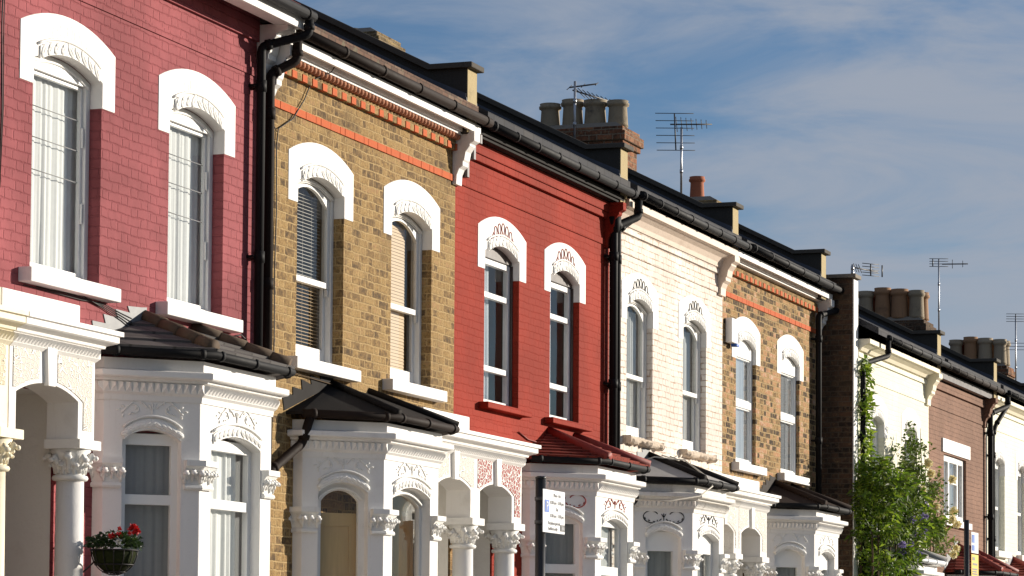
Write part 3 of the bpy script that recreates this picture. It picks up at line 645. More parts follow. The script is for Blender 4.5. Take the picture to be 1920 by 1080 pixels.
BH = 1.23
def bay_plan(cx): return [(cx-BH, .02), (cx-BH, -.09), (cx-.67, -.65), (cx+.67, -.65), (cx+BH, -.09), (cx+BH, .02)]
def bay(house, cx, st):
    mat = st.get('mat', M['white']); plan = bay_plan(cx); mb = MB()
    segs = list(zip(plan[:-1], plan[1:])); zt = 3.79; zb = .1; frames = []
    for i, (a, b) in enumerate(segs):
        a, b = Vector((*a, 0)), Vector((*b, 0)); L = (b-a).length; u = (b-a)/L; n = Vector((-u.y, u.x, 0))
        fr = (a, u, (0,0,1), n); frames.append((fr, L))
        if i in (1, 2, 3):
            m_ = .155 if i != 2 else .205
            hole = arched(L/2, L/2-m_, .75, 3.16, .085)
            mb.plate(rect(0, L, zb, zt), [hole], fr, .13)
        else: mb.plate(rect(0, L, zb, zt), [], fr, .10)
    bw = mb.build('bay_window', house, mat, .004)
    # cornice with dog-tooth course
    cm = MB(); cm.mat(st.get('cornice', mat))
    cm.sweep([(0, 3.47), (.012, 3.47), (.02, 3.515), (.045, 3.535), (.045, 3.615), (.075, 3.62), (.08, 3.64), (.125, 3.645), (.135, 3.655), (.135, 3.695), (.11, 3.705), (.03, 3.715), (.03, 3.80), (0, 3.80)], plan, caps=False)
    dentils(cm, plan, .045, 3.538, 3.612); cm.build('cornice', bw)
    # roof
    e = offset_plan(plan, .17); e = [e[0], e[1], e[2], e[3], e[4], e[5]]
    zr0, zr1 = 3.865, st.get('ztop', 4.19); aL, aR = (cx-.38, .01, zr1), (cx+.50, .01, zr1)
    rm = MB(); eL0 = (e[0][0], .01, zr0); E_ = [(e[1][0], e[1][1], zr0), (e[2][0], e[2][1], zr0), (e[3][0], e[3][1], zr0), (e[4][0], e[4][1], zr0)]; eR0 = (e[5][0], .01, zr0)
    rm.mat(st['roof']); vs = [eL0] + E_ + [eR0, aL, aR]; lo = [Vector(v) - Vector((0,0,.03)) for v in vs]
    if st.get('rows'):
        for (A, B, Cc, D) in ((0,1,6,6), (1,2,6,6), (2,3,7,6), (3,4,7,7), (4,5,7,7)):
            A, B, Cc, D = [Vector(vs[i]) for i in (A, B, Cc, D)]; nrm = (B-A).cross(D-A).normalized(); nrm = nrm if nrm.z > 0 else -nrm; k = st['rows']
            for i in range(k):
                t0, t1 = max(0, i/k-.02), min(1, (i+1)/k); P = [A+(D-A)*t0+nrm*.028, B+(Cc-B)*t0+nrm*.028, B+(Cc-B)*t1+nrm*.008, A+(D-A)*t1+nrm*.008]
                Q = [P[0]-nrm*.026, P[1]-nrm*.026]; rm.add(P + Q, [(0,1,2,3), (4,5,1,0)])
    rm.add(vs + lo, [(0,1,6), (1,2,6), (2,3,7,6), (3,4,7), (4,5,7), (0,8,9,1), (1,9,10,2), (2,10,11,3), (3,11,12,4), (4,12,13,5), (8,14,15,13,12,11,10,9)])
    ro = rm.build('bay_roof', bw)
    up = Vector((0,0,.02))
    for A, B in ((aL, E_[1]), (aR, E_[2])):
        hm = MB(); A, B = Vector(A)+up, Vector(B)+up; hr = st.get('hipr', .06)
        if st.get('hiptiles'):
            k = 4
            for i in range(k):
                p = A + (B-A)*(i/k); q = A + (B-A)*min(.95, (i+1)/k+.02); hm.tube([p, q], [hr*.92, hr*1.06], 12)
        else: hm.tube([A, B], hr, 10)
        hm.build('hip_ridge', bw, st['hip'])
    gm = MB(); gp = [(x, y, 3.845) for x, y in offset_plan(plan, .15)][1:5]; gp[0] = (gp[0][0], gp[0][1]+.0, 3.845)
    gutter_run(gm, gp, .038, .6); gm.build('bay_gutter', bw, M[st.get('gut', 'black')])
    # step flashing on the wall beside the roof
    fl = MB(); L0, L1 = Vector(eL0), Vector(aL); k = 5; low = [(L0.x-.06, L0.z-.02)]; pts = []
    for i in range(k):
        t0, t1 = i/k, (i+1)/k; x0 = L0.x-.04+(L1.x-L0.x)*t0; x1 = L0.x-.04+(L1.x-L0.x)*t1; z1_ = L0.z+(L1.z-L0.z)*t1+.09
        pts += [(x0-.05+rnd.uniform(-.02,.02), z1_+rnd.uniform(-.02,.03)), (x1-.03, z1_)]
    fl.plate([(L0.x-.05, L0.z), (L1.x, L1.z), (L1.x+.02, L1.z+.10)] + pts[::-1], [], FR(-.008), .006); 
    if st.get('flash', 'lead'): fl.build('step_flashing', bw, M[st.get('flash', 'lead')])
    # capitals at the four corners
    for ci in (1, 2, 3, 4):
        p = Vector((*plan[ci], 0)); da = (Vector((*plan[ci-1], 0))-p); db = (Vector((*plan[ci+1], 0))-p)
        la = min(.15 if ci in (2, 3) else .30, da.length); lb = min(.15 if ci in (2, 3) else .30, db.length)
        if ci == 1: la, lb = .10, .14
        if ci == 4: la, lb = .14, .10
        if ci == 2: la, lb = .13, .19
        if ci == 3: la, lb = .19, .13
        a = p + da.normalized()*la; b = p + db.normalized()*lb; pl = [(a.x, a.y), (p.x, p.y), (b.x, b.y)]
        cmb = MB(); cmb.mat(M['carve'] if mat is not M['white_old'] else mat)
        cmb.sweep([(-.02, 2.785), (.028, 2.785), (.036, 2.80), (.028, 2.82), (.012, 2.825), (.016, 2.88), (.035, 2.94), (.055, 2.965), (.072, 2.97), (.072, 3.015), (-.02, 3.015)], pl)
        for q0, q1 in ((a, p), (p, b)):
            t = (q1-q0).normalized(); nn = Vector((t.y, -t.x, 0)); L = (q1-q0).length; k = max(1, int(L/.06))
            for i in range(k+1):
                c = q0 + t*(L*(i/k)) + nn*.012; zz = 2.83 if i % 2 == 0 else 2.85
                leaf_curl(cmb, (c.x, c.y, zz), nn, (0,0,1), t, .10 if i % 2 == 0 else .085, .026)
        cmb.build('capital', bw)
    # windows: frame, glass, curtain or shutter behind each opening
    for i in (1, 2, 3):
        (o, u, v, n), L = frames[i]; m_ = .155 if i != 2 else .205; h = L/2-m_
        fr = (o + n*.085, u, v, n); fm = MB(); fcol = st.get('frame', M['upvc']); fm.mat(fcol)
        sk = st['win']; zb_ = .75
        if sk == 'transom':
            holes = [rect(L/2-h+.055, L/2+h-.055, zb_+.1, 2.66), rect(L/2-h+.055, L/2+h-.055, 2.74, 3.13)]
            fm.plate(rect(L/2-h-.02, L/2+h+.02, zb_, 3.22), holes, fr, .05)
        elif sk == 'arched':
            holes = [arched(L/2, h-.06, zb_+.1, 3.08, .10)]
            fm.plate(arched(L/2, h+.02, zb_, 3.17, .085), holes, fr, .05)
            fm.tube([o + u*a + n*.07 + Vector((0,0,b)) for a, b in arc(L/2, h-.03, 3.10, .10)], .014, 6)
        elif sk == 'low':
            holes = [rect(L/2-h+.05, L/2+h-.05, zb_+.1, 2.62), rect(L/2-h+.05, L/2+h-.05, 2.72, 3.16)]
            fm.plate(rect(L/2-h-.02, L/2+h+.02, zb_, 3.24), holes, fr, .05)
        else:
            holes = [rect(L/2-h+.07, L/2+h-.07, zb_+.1, 3.00)]
            fm.plate(rect(L/2-h-.02, L/2+h+.02, zb_, 3.24), holes, fr, .06)
        f_ = fm.build('bay_sash', bw, None, .004)
        g = MB()
        for hh in holes: g.sheet(hh, (o + n*.115, u, v, n))
        g.build('bay_glass', bw, M['glass'])
        bk = st.get('behind')
        if bk == 'shutter':
            s_ = MB(); w_ = h*2; x0 = L/2-h+.02; x1 = L/2+h-.02 if i == 1 else L/2-h+.30
            s_.plate(rect(x0, x1, .8, 2.98), [rect(x0+.09, x1-.09, .95, 2.86)], (o + n*.18, u, v, n), .03); s_.plate(rect(x0+.085, x1-.085, .94, 2.87), [], (o + n*.195, u, v, n), .012)
            if i == 2: s_.plate(arched((x0+x1)/2, (x1-x0)/2, 2.98, 3.0, .07), [], (o + n*.18, u, v, n), .03)
            s_.build('pine_shutter', bw, M['pine'])
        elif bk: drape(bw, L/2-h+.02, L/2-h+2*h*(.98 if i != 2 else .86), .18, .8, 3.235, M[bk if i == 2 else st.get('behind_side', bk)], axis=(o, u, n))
        c_ = MB(); 
        # carved band above the opening, in the face's own frame
        a = arc(L/2, h*.95, 3.165, .085, 11); b_ = arc(L/2, h*.95, 3.245, .085, 11)
        c_.plate(a + b_[::-1], [], (o - n*.014, u, v, n), .02)
        qr = random.Random(int(cx*71)+i)
        for q in range(11):
            xx = (a[q][0]+a[q+1][0])/2; zz = (a[q][1]+b_[q+1][1])/2; s2 = 1 if q < 5.5 else -1
            k1, k2 = qr.uniform(.75, .9), s2*qr.uniform(.4, .6); d = (u*k1 + Vector((0,0,k2))).normalized(); e_ = (u*-k2 + Vector((0,0,k1))).normalized(); L_ = qr.uniform(.05, .06)
            c_.blob(o + u*xx + Vector((0,0,zz)) - n*.012, d*L_, e_*L_*.5, -n*.015, 8, 5)
            c_.blob(o + u*xx + Vector((0,0,zz)) - n*.018 + d*L_*.1, d*L_*.65, e_*L_*.18, -n*.012, 7, 4)
        c_.tube([o + u*p_[0] - n*.014 + Vector((0,0,p_[1]+.012)) for p_ in arc(L/2, h*1.0, 3.25, .09)], .011, 6)
        c_.build('carved_band', bw, M['carve'])
        if i != 3:
            g = MB(); k = st.get('scroll', 0)
            scroll(g, (o + u*(L/2) + Vector((0,0,3.405)), u, v, n), (.60 if i == 1 else .82), (.17), (.0055 if st.get('ink') else .006), True, (k if i == 1 else (0 if k != 2 else 2))); g.build('scroll_ornament', bw, M[st['ink']] if st.get('ink') else M['carve'])
    return bw

def porch(house, cx, wl, wr, st, leftcol=True, rightcol=True, ret_r=.12):
    """stucco arch standing on columns in front of the recessed doorway; wl / wr = distance from centre to the slab's ends"""
    mat = st.get('mat', M['white']); yf, yb = -.27, -.002; mb = MB(); ow = .47; zs, rise, zt = 3.38, .095, 3.76
    outer = [(cx-wl, 3.10), (cx-ow, 3.10), (cx-ow, zs)] + arc(cx, ow, zs, rise)[1:-1] + [(cx+ow, zs), (cx+ow, 3.10), (cx+wr, 3.10), (cx+wr, zt), (cx-wl, zt)]
    mb.plate(outer, [], FR(yf), yb-yf)
    po = mb.build('porch', house, mat, .005)
    k = MB(); k.plate([(cx-.055, 3.455), (cx+.055, 3.455), (cx+.075, zt), (cx-.075, zt)], [], FR(yf-.035), .04); k.build('keystone', po, mat, .005)
    for s_, w_ in ((-1, wl), (1, wr)):
        a = arc(cx, ow+.075, zs, rise+.03, 16); half = [p for p in a if (p[0]-cx)*s_ > .10]
        edge = cx + s_*(w_-.05); half = half if s_ > 0 else half[::-1]
        half = [p for p in half if (edge-p[0])*s_ > .02]
        poly = [(half[0][0], zt-.05)] + half + [(cx+s_*(ow+.075), 3.17), (edge, 3.17), (edge, zt-.05)]
        if (edge-(cx+s_*(ow+.075)))*s_ < .03: poly = [(half[0][0], zt-.05)] + half + [(edge, half[-1][1]), (edge, zt-.05)]
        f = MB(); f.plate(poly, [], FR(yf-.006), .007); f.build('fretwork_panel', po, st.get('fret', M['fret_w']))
    c = MB(); pl = [(cx-wl, yb), (cx-wl, yf), (cx+wr, yf), (cx+wr, yb)]
    if st.get('joinr'): pl = pl[:3]
    if st.get('joinl'): pl = pl[1:]
    c.sweep([(0, 3.70), (.015, 3.715), (.03, 3.73), (.03, 3.805), (.055, 3.81), (.06, 3.83), (.12, 3.85), (.135, 3.86), (.135, 3.905), (.16, 3.91), (.16, 3.945), (0, 3.97)], [p for p in pl], caps=True)
    dentils(c, [(cx-wl, yf), (cx+wr, yf)], .03, 3.732, 3.80, .05, .03)
    c.build('cornice', po, st.get('cornice', mat))
    b = MB(); b.box(cx-wl+(.002 if st.get('joinl') else .1), cx+wr-(.002 if st.get('joinr') else .12), -.20, -.003, 3.96, 4.13); b.build('blocking_course', po, st.get('block', mat), .008)
    cols = ([-.60] if leftcol else []) + ([.60] if rightcol else [])
    for s_ in cols:
        x = cx + s_*st.get('colx', 1.0); y = -.14; cm = MB()
        cm.lathe([(.15, .1), (.15, .25), (.115, .32), (.112, 1.5), (.105, 2.80)], (x, y, 0), 24); co = cm.build('column', po, mat)
        q = MB(); q.lathe([(.105, 2.79), (.13, 2.795), (.138, 2.812), (.13, 2.83), (.11, 2.835), (.108, 2.88), (.125, 2.97), (.16, 3.03)], (x, y, 0), 24)
        q.box(x-.17, x+.17, y-.17, y+.135, 3.03, 3.10)
        for j in range(8):
            an = 2*math.pi*(j+.5)/8; o_ = Vector((math.cos(an), math.sin(an), 0)); t_ = Vector((-o_.y, o_.x, 0))
            leaf_curl(q, Vector((x, y, 2.845)) + o_*.105, o_, (0,0,1), t_, .15 if j % 2 == 0 else .13, .034)
        for j in range(8):
            an = 2*math.pi*j/8; o_ = Vector((math.cos(an), math.sin(an), 0)); t_ = Vector((-o_.y, o_.x, 0))
            leaf_curl(q, Vector((x, y, 2.84)) + o_*.105, o_, (0,0,1), t_, .085, .024)
        q.build('capital', po, M['carve'] if mat is not M['creamst'] else mat)
    # recess with door
    r = MB(); xl, xr, D = max(cx-.556, st.get('xmin', -99)), cx+.556, 1.0
    r.box(xl-.06, xl, .003, D, .1, 3.46); r.box(xr, xr+.06, .003, D, .1, 3.46); r.box(xl, xr, .003, D, 3.455, 3.52); r.box(xl-.06, xr+.06, D, D+.06, .1, 3.52)
    r.build('recess', po, M['plasterin'])
    d = MB(); d.plate(rect(cx-.42, cx+.42, .2, 2.3), [rect(cx-.3, cx-.05, .4, 1.1), rect(cx+.05, cx+.3, .4, 1.1), rect(cx-.3, cx-.05, 1.3, 2.1), rect(cx+.05, cx+.3, 1.3, 2.1)], FR(D-.05), .04)
    d.box(cx-.41, cx+.41, D-.02, D-.003, .21, 2.29); dd = d.build('door', house, M['door'])
    h = MB(); h.blob((cx+.35, D-.08, 1.2), (.03,0,0), (0,.03,0), (0,0,.03)); h.build('handle', dd, M['brass'])
    return po

def terrace(name_label, x0, x1, base_x, wall, wins=(), bayc=None, bayst=None, porchc=None, porchst=None, roofmat='slate', side='soot_brick', party=True, ridge=True, zw=7.10, group='houses of the terrace', doorhole=True, windowhole=.53, knee=True, parapet_mat='render', zb=0.):
    h = thing('terraced_house', name_label, 'house', (base_x, 0, 0), group)
    w = MB(); holes = [arched(c, hw, zs_, zp, rs) for (c, hw, zs_, zp, rs) in wins]
    if porchc is not None: holes.append(rect(max(porchc-.56, x0+.03), porchc+.56, .12, 3.46))
    w.plate(rect(x0, x1, 0, zw), holes, FR(0), .165)
    w.build('wall', h, wall)
    b = MB(); b.box(x0, x1, 8, 8.25, 0, zw); b.build('back_wall', h, M[side])
    pr = roof_pr = .51; zr = 7.31
    rf = MB(); yr = 4.1; zrg = zr + .51*(yr+.27)
    rf.plate([(-.30, zr-.015), (yr, zrg), (8.5, zr+.01), (8.5, zr-.06), (yr, zrg-.07), (-.30, zr-.115)], [], FX(x0+.14), x1-x0-.28)
    ro = rf.build('roof', h, M[roofmat])
    rt_ = MB(); rt_.tube([(x0+.14, yr, zrg), (x1-.14, yr, zrg)], .09, 10); rt_.build('ridge_tiles', ro, M['hipclay'])
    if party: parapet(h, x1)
    return h
def parapet(h, x1, wd=.27):
    p = MB(); a, b = x1-wd/2, x1+wd/2
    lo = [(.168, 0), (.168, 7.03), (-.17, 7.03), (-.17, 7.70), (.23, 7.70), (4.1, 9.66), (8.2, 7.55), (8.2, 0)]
    p.plate(lo, [], FX(a), b-a); po = p.build('parapet_wall', h, M['parapet_shade'])
    e = MB(); e.box(a+.003, b-.003, -.178, -.1705, 7.04, 7.699); e.build('lit_rendered_end', po, M['render'])  # front plate in the brighter copy, standing in for sun on the end
    c = MB(); c.plate([(-.24, 7.703), (.25, 7.703), (4.1, 9.663), (4.1, 9.72), (.22, 7.76), (-.24, 7.76)], [], FX(a-.05), b-a+.10); c.build('coping', po, M['coping'], .01)
    f = MB(); f.plate([(-.165, 7.30), (4.1, 9.50), (4.1, 9.60), (.20, 7.60), (-.165, 7.44)], [], FX(a-.012), .011); f.build('lead_strip', po, M['leadstrip'])
    f = MB(); f.add([(a-.012, -.20, 7.18), (b+.012, -.20, 7.18), (b+.012, -.172, 7.40), (a-.012, -.172, 7.40), (a-.012, -.10, 7.22), (b+.012, -.10, 7.22)], [(0,1,2,3), (1,5,2), (0,3,4)]); f.build('flashing', po, M['lead'])
    return po
def chimney(h, x0, x1, y0, y1, zb, zt, mat, pots, potmat=('sootpot',), poth=.42, potr=.135, rows=1):
    m = MB(); m.box(x0, x1, y0, y1, zb, zt-.30)
    m.box(x0-.04, x1+.04, y0-.04, y1+.04, zt-.299, zt-.225); m.box(x0-.075, x1+.075, y0-.075, y1+.075, zt-.2245, zt-.10)
    m.box(x0-.03, x1+.03, y0-.03, y1+.03, zt-.0995, zt-.03)
    s = m.build('chimney', h, mat, .008)
    fl = MB(); fl.add([(x0-.02,y0-.02,zt-.03),(x1+.02,y0-.02,zt-.03),(x1+.02,y1+.02,zt-.03),(x0-.02,y1+.02,zt-.03),(x0+.12,y0+.12,zt+.05),(x1-.12,y0+.12,zt+.05),(x1-.12,y1-.12,zt+.05),(x0+.12,y1-.12,zt+.05)], [(0,1,5,4),(1,2,6,5),(2,3,7,6),(3,0,4,7),(4,5,6,7)]); fl.build('mortar_cap', s, M['cement'])
    i = 0
    for row in range(rows):
        xc = (x0+x1)/2 if rows == 1 else x0 + (x1-x0)*(.27+.46*row)
        for k in range(pots):
            yc = y0 + (y1-y0)*((k+.5)/pots); hh = poth*(1+((k*37) % 5-2)*.03); rr = potr*(1+((k*53+row) % 3-1)*.05); q = MB()
            q.lathe([(rr*1.02, zt+.02), (rr*.98, zt+.06), (rr*.88, zt+hh*.75), (rr*.9, zt+hh*.78), (rr*1.08, zt+hh*.82), (rr*1.1, zt+hh*.9), (rr*.98, zt+hh*.93), (rr*1.02, zt+hh), (rr*.8, zt+hh), (rr*.75, zt+hh-.12)], (xc, yc, 0), 18)
            q.build('chimney_pot', s, M[potmat[(k+row) % len(potmat)]]); i += 1
    return s
def band(h, x0, x1, z0, z1, p, mat, name='string_course'):
    m = MB(); m.box(x0, x1, -p, .02, z0, z1); return m.build(name, h, mat)
def orange_band(h, x0, x1):
    m = MB(); x = x0; i = 0
    while x < x1-.03:
        w = (.215 if i % 3 else .102); e = min(x+w, x1); m.box(x, e, -.014-rnd.uniform(0, .003), .01, 6.55, 6.617); x = e+.010; i += 1
    m.build('orange_brick_band', h, M['orange'])
def dentil_band(h, x0, x1, noses=True):
    m = MB(); x = x0; i = 0
    while x < x1-.05:
        red = i % 2 == 0; m.mat(M['orange'] if red else M['stock']); e = min(x+.102, x1)
        m.box(x, e, -.055 if red else -.048, .01, 6.865, 6.93); x += .1125; i += 1
    m.mat(M['stock']); m.box(x0, x1, -.035, .01, 6.935, 6.985)
    m.build('dentil_course', h)
    if noses:
        n = MB(); x = x0+.04
        while x < x1: n.blob((x, -.055, 7.0), (.041,0,0), (0,.05,0), (0,0,.036), 8, 6); x += .0843
        n.build('bullnose_course', h, M['terra'])
def fascia(h, x0, x1, mat, z0=7.065, z1=7.145, p=.20, mould=True):
    m = MB(); m.box(x0, x1, -p, .01, z0+.03, z1); m.box(x0, x1, -p-.012, -p+.02, z0, z1+.004)
    if mould: m.box(x0, x1, -.105, .01, z0-.045, z0-.015); m.box(x0, x1, -.125, .008, z0-.0155, z0+.031)
    return m.build('fascia', h, mat, .004)
def eaves_gutter(h, x0, x1, mat, y=-.30, z=7.20, pitch=.9, r=.058, sag=.0):
    r *= .8
    g = MB(); gutter_run(g, [(x0, y, z), (x1, y, z-sag)], r, pitch); return g.build('gutter', h, M[mat])
# ------------------------------------------------------------------ ground
def sheet(name, x0, x1, y0, y1, z, mat):
    m = MB(); m.add([(x0,y0,z),(x1,y0,z),(x1,y1,z),(x0,y1,z)], [(0,1,2,3)]); o = m.build(name, None, mat); o['kind'] = 'structure'; return o
sheet('ground', -900, 900, -900, 900, -.12, M['soil'])
road = MB(); road.box(-200, 300, -11.6, -4.6, -.116, -.05); ro_ = road.build('road', None, M['tarmac']); ro_['kind'] = 'structure'
for y0_, y1_ in ((-4.5, -2.4), (-13.7, -11.7)):
    pv = MB(); pv.box(-200, 300, y0_, y1_, -.115, .05); o_ = pv.build('pavement', None, M['paving']); o_['kind'] = 'structure'
for y0_ in (-4.6, -11.7):
    kb = MB(); kb.box(-200, 300, y0_+.003, y0_+.097, -.114, .06); o_ = kb.build('kerb', None, M['cement']); o_['kind'] = 'structure'
sheet('front_gardens', -60, 120, -2.4, .3, -.02, M['paving'])

WH = lambda c, hw=.53: (c, hw, 4.30, 5.97, .10)
# ------------------------------------------------------------------ cream neighbour at the near end (only its porch is in view)
OFF = Vector((0, 0, .19))
h0 = terrace('cream house at the near left end of the terrace with a cream porch', -9.7, -4.86, -7, M['cream'], porchc=-5.46,
    porchst=None)
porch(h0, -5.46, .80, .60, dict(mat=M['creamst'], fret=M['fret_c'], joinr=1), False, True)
# ------------------------------------------------------------------ rose red house
OFF = Vector((0, 0, .19))
h1 = terrace('rose red painted brick house with white curtains and brown hip tiles on its bay', -4.855, -.005, -2.4, M['rose'],
    wins=[WH(-3.54, .55), WH(-1.29, .52)], porchc=-4.27, roofmat='slate')
window(h1, -3.54, M['rose'], 'casement', hw=.55, curtain=('curt', 0., 1.))
window(h1, -1.29, M['rose'], 'casement', hw=.52, curtain=('curt', 0., 1.))
porch(h1, -4.27, .575, .73, dict(joinl=1), False, True)
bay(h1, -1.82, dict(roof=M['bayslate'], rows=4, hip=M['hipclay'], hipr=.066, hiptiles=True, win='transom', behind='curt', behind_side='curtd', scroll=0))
band(h1, -4.85, -.01, 6.55, 6.62, .012, M['rose']); band(h1, -4.85, -.01, 6.86, 7.09, .03, M['rose'])
m_ = MB(); m_.box(-4.85, .08, -.36, -.18, 7.0, 7.045); m_.box(-4.85, .08, -.385, -.361, 6.975, 7.12); m_.build('fascia', h1, M['white'], .004)
band(h1, -4.85, -.01, 7.091, 7.2, .36, M['rose'], 'eaves_soffit'); eaves_gutter(h1, -4.85, .08, 'black', y=-.44, z=7.10, r=.06)
corbel(h1, -.14, .03, M['white'], top=7.015, deep=.30)
pipe(h1, [(-.0, -.44, 7.06), (-.0, -.44, 6.93), (-.23, -.09, 6.80), (-.23, -.09, 4.0)])
def cable(house, pts, r=.006, mat='cable', name='cable'):
    m = MB(); P = [Vector(p) for p in pts]; m.tube(P, r, 5); return m.build(name, house, M[mat])
cable(h1, [(-4.57, -.012, 6.9), (-4.59, -.012, 6.1), (-4.57, -.014, 5.5), (-4.60, -.012, 4.9)])
cable(h1, [(-4.545, -.012, 6.9), (-4.56, -.012, 6.1), (-4.55, -.014, 5.5), (-4.58, -.012, 4.9)], .004)
for q in range(4): cable(h1, [(-4.2+.2*q, -.012, 4.24+.012*q-.01), (-3.3, -.016-.006*q, 4.22+.010*q), (-2.95, -.014, 4.235-.012*q), (-2.62, -.012, 4.19-.02*q), (-2.45, -.012, 4.17-.03*q)], .0045)
cable(h1, [(-.62, -.02, 4.21), (-.45, -.03, 4.25), (-.32, -.02, 4.22), (-.24, -.02, 4.05)], .007)
# ------------------------------------------------------------------ first yellow brick house
OFF = Vector((0, 0, 0))
h2 = terrace('yellow stock brick house with venetian blinds and a black felt bay roof', .0, 4.69, 2.3, M['stock'],
    wins=[WH(1.295), WH(3.52)], porchc=4.02, roofmat='oldtile')
window(h2, 1.295, M['stock'], 'sash', curtain='blind', frame=M['woodpaint'], sillw=.73)
window(h2, 3.52, M['stock'], 'sash', curtain='blind2', frame=M['woodpaint'], sillw=.72)
porch(h2, 4.02, .75, .615, dict(joinr=1), False, True)
bay(h2, 1.97, dict(roof=M['felt'], hip=M['felt'], hipr=.035, win='arched', behind='shutter', frame=M['woodpaint'], flash='felt', gut='brownpipe'))
orange_band(h2, .01, 4.68); dentil_band(h2, .06, 4.62)
fascia(h2, .02, 4.86, M['white']); eaves_gutter(h2, .08, 4.95, 'brownpipe', y=-.275, z=7.195, r=.062)
corbel(h2, .04, .15, M['white'], top=7.06); corbel(h2, 4.60, 4.76, M['white'], top=7.06)
pipe(h2, [(.11, -.28, 7.16), (.11, -.28, 6.92), (-.045, -.09, 6.78), (-.045, -.09, 3.2)], .043, 'brownpipe')
pipe(h2, [(.66, -.20, 3.82), (.66, -.12, 3.58), (.10, -.07, 3.30), (.0, -.07, 3.15), (.0, -.07, .2)], .042, 'brownpipe')
cable(h2, [(1.25, -.19, 7.16), (1.2, -.13, 7.03), (1.02, -.02, 6.93), (.85, -.02, 6.72), (.60, -.02, 6.50), (.30, -.016, 6.36), (.27, -.014, 6.2), (.285, -.014, 5.6), (.26, -.014, 5.1), (.27, -.014, 4.5), (.22, -.014, 3.0)])
cable(h2, [(.14, -.014, 6.48), (.17, -.014, 6.40), (.27, -.014, 6.33)], .005)
cable(h2, [(.05, -.02, 4.32), (.5, -.03, 4.22), (1.2, -.02, 4.20), (2.2, -.03, 4.17), (2.9, -.02, 4.14), (3.05, -.02, 3.95)], .006, 'stem')
cable(h2, [(.10, -.012, 3.9), (.115, -.012, 3.0), (.10, -.012, 2.2)], .006)
m_ = MB(); m_.box(4.80, 4.86, -.23, .0, 6.96, 7.06); m_.box(4.80, 4.86, -.16, 0, 6.80, 6.96); m_.box(4.80, 4.86, -.09, 0, 6.62, 6.80)
# ------------------------------------------------------------------ red house
h3 = terrace('bright red painted brick house with a red tiled bay roof', 4.69, 9.72, 7.2, M['red'],
    wins=[WH(6.085), WH(8.13, .50)], porchc=5.23)
m_.build('dark_bracket', h3, M['darkframe'], .005)
for c_, w_ in ((6.085, .53), (8.13, .50)):
    window(h3, c_, M['red'], 'threelight', hw=w_, curtain=('curtb', 0., .70), sillmat=M['red'], sillw=.68, sillt=.065, ink='redink')
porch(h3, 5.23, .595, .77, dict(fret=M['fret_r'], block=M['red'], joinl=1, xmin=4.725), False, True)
bay(h3, 7.99, dict(roof=M['redtile'], rows=8, hip=M['redhip'], hipr=.062, win='low', behind='curtg', behind_side='curtd', ink='redink', scroll=1, flash=None))
band(h3, 4.70, 9.66, 6.55, 6.62, .014, M['red']); band(h3, 4.70, 9.66, 6.86, 6.93, .045, M['red']); band(h3, 4.70, 9.66, 6.935, 7.05, .06, M['red'])
m_ = MB(); m_.box(4.87, 9.72, -.16, .01, 7.055, 7.13); m_.box(4.87, 9.72, -.185, -.161, 7.085, 7.145); m_.build('fascia', h3, M['felt'], .004)
eaves_gutter(h3, 4.96, 9.85, 'black', y=-.27, z=7.185, pitch=.62, r=.062)
corbel(h3, 9.50, 9.62, M['red'], top=7.05)
pipe(h3, [(9.93, -.29, 7.12), (9.93, -.29, 6.93), (9.58, -.10, 6.77), (9.58, -.10, 3.6)], .05)
m_ = MB(); m_.lathe([(.06, 6.70), (.085, 6.80), (.09, 6.88), (.075, 6.89)], (9.58, -.10, 0), 12); m_.build('pipe_hopper', h3, M['black'])
cable(h3, [(6.6, -.014, 4.13), (6.9, -.014, 4.07), (7.3, -.014, 4.06), (7.5, -.014, 4.02)], .008, 'redhip')
# ------------------------------------------------------------------ worn cream-pink house
h4 = terrace('worn cream-pink painted brick house with a grey lead bay roof', 9.72, 14.50, 12.1, M['cream_pink'],
    wins=[WH(10.91, .52), WH(13.225, .52)], porchc=13.65)
for c_ in (10.91, 13.225):
    window(h4, c_, M['cream_pink'], 'sash', y0=.078, hw=.52, curtain=('curtg', 0, 1.), frame=M['woodpaint'], sillmat=M['sillstone'], sillw=.66, sillt=.085, rough=True, ink='blackink', surr='white')
porch(h4, 13.65, .95, .64, dict(mat=M['white_old'], joinr=1), False, True)
bay(h4, 11.67, dict(roof=M['leadroof'], hip=M['felt'], hipr=.04, win='upvc', behind='curtd', ink='blackink', scroll=1, cornice=M['white_old']))
band(h4, 9.73, 14.44, 6.55, 6.62, .014, M['cream_pink']); band(h4, 9.73, 14.44, 6.80, 6.87, .03, M['cream_pink'])
m_ = MB(); m_.plate([(.01, 6.875), (-.045, 6.875), (-.06, 6.93), (-.10, 6.99), (-.17, 7.035), (-.22, 7.045), (-.22, 7.135), (.01, 7.135)], [], FX(9.80), 4.72); m_.build('cornice', h4, M['pinkst'], .004)
eaves_gutter(h4, 9.98, 14.70, 'black', y=-.30, z=7.20, pitch=.66, r=.062)
corbel(h4, 14.26, 14.50, M['pinkst'], top=7.04)
pipe(h4, [(9.93, -.29, 6.95), (9.72, -.10, 6.75), (9.72, -.10, 3.6)], .044)
pipe(h4, [(10.38, -.13, 3.8), (10.38, -.13, 3.62), (10.2, -.08, 3.48), (9.9, -.08, 3.38), (9.9, -.08, .2)], .04)
cable(h4, [(12.9, -.01, 4.35), (13.0, -.02, 4.2), (12.8, -.02, 4.05)], .006, 'cord')
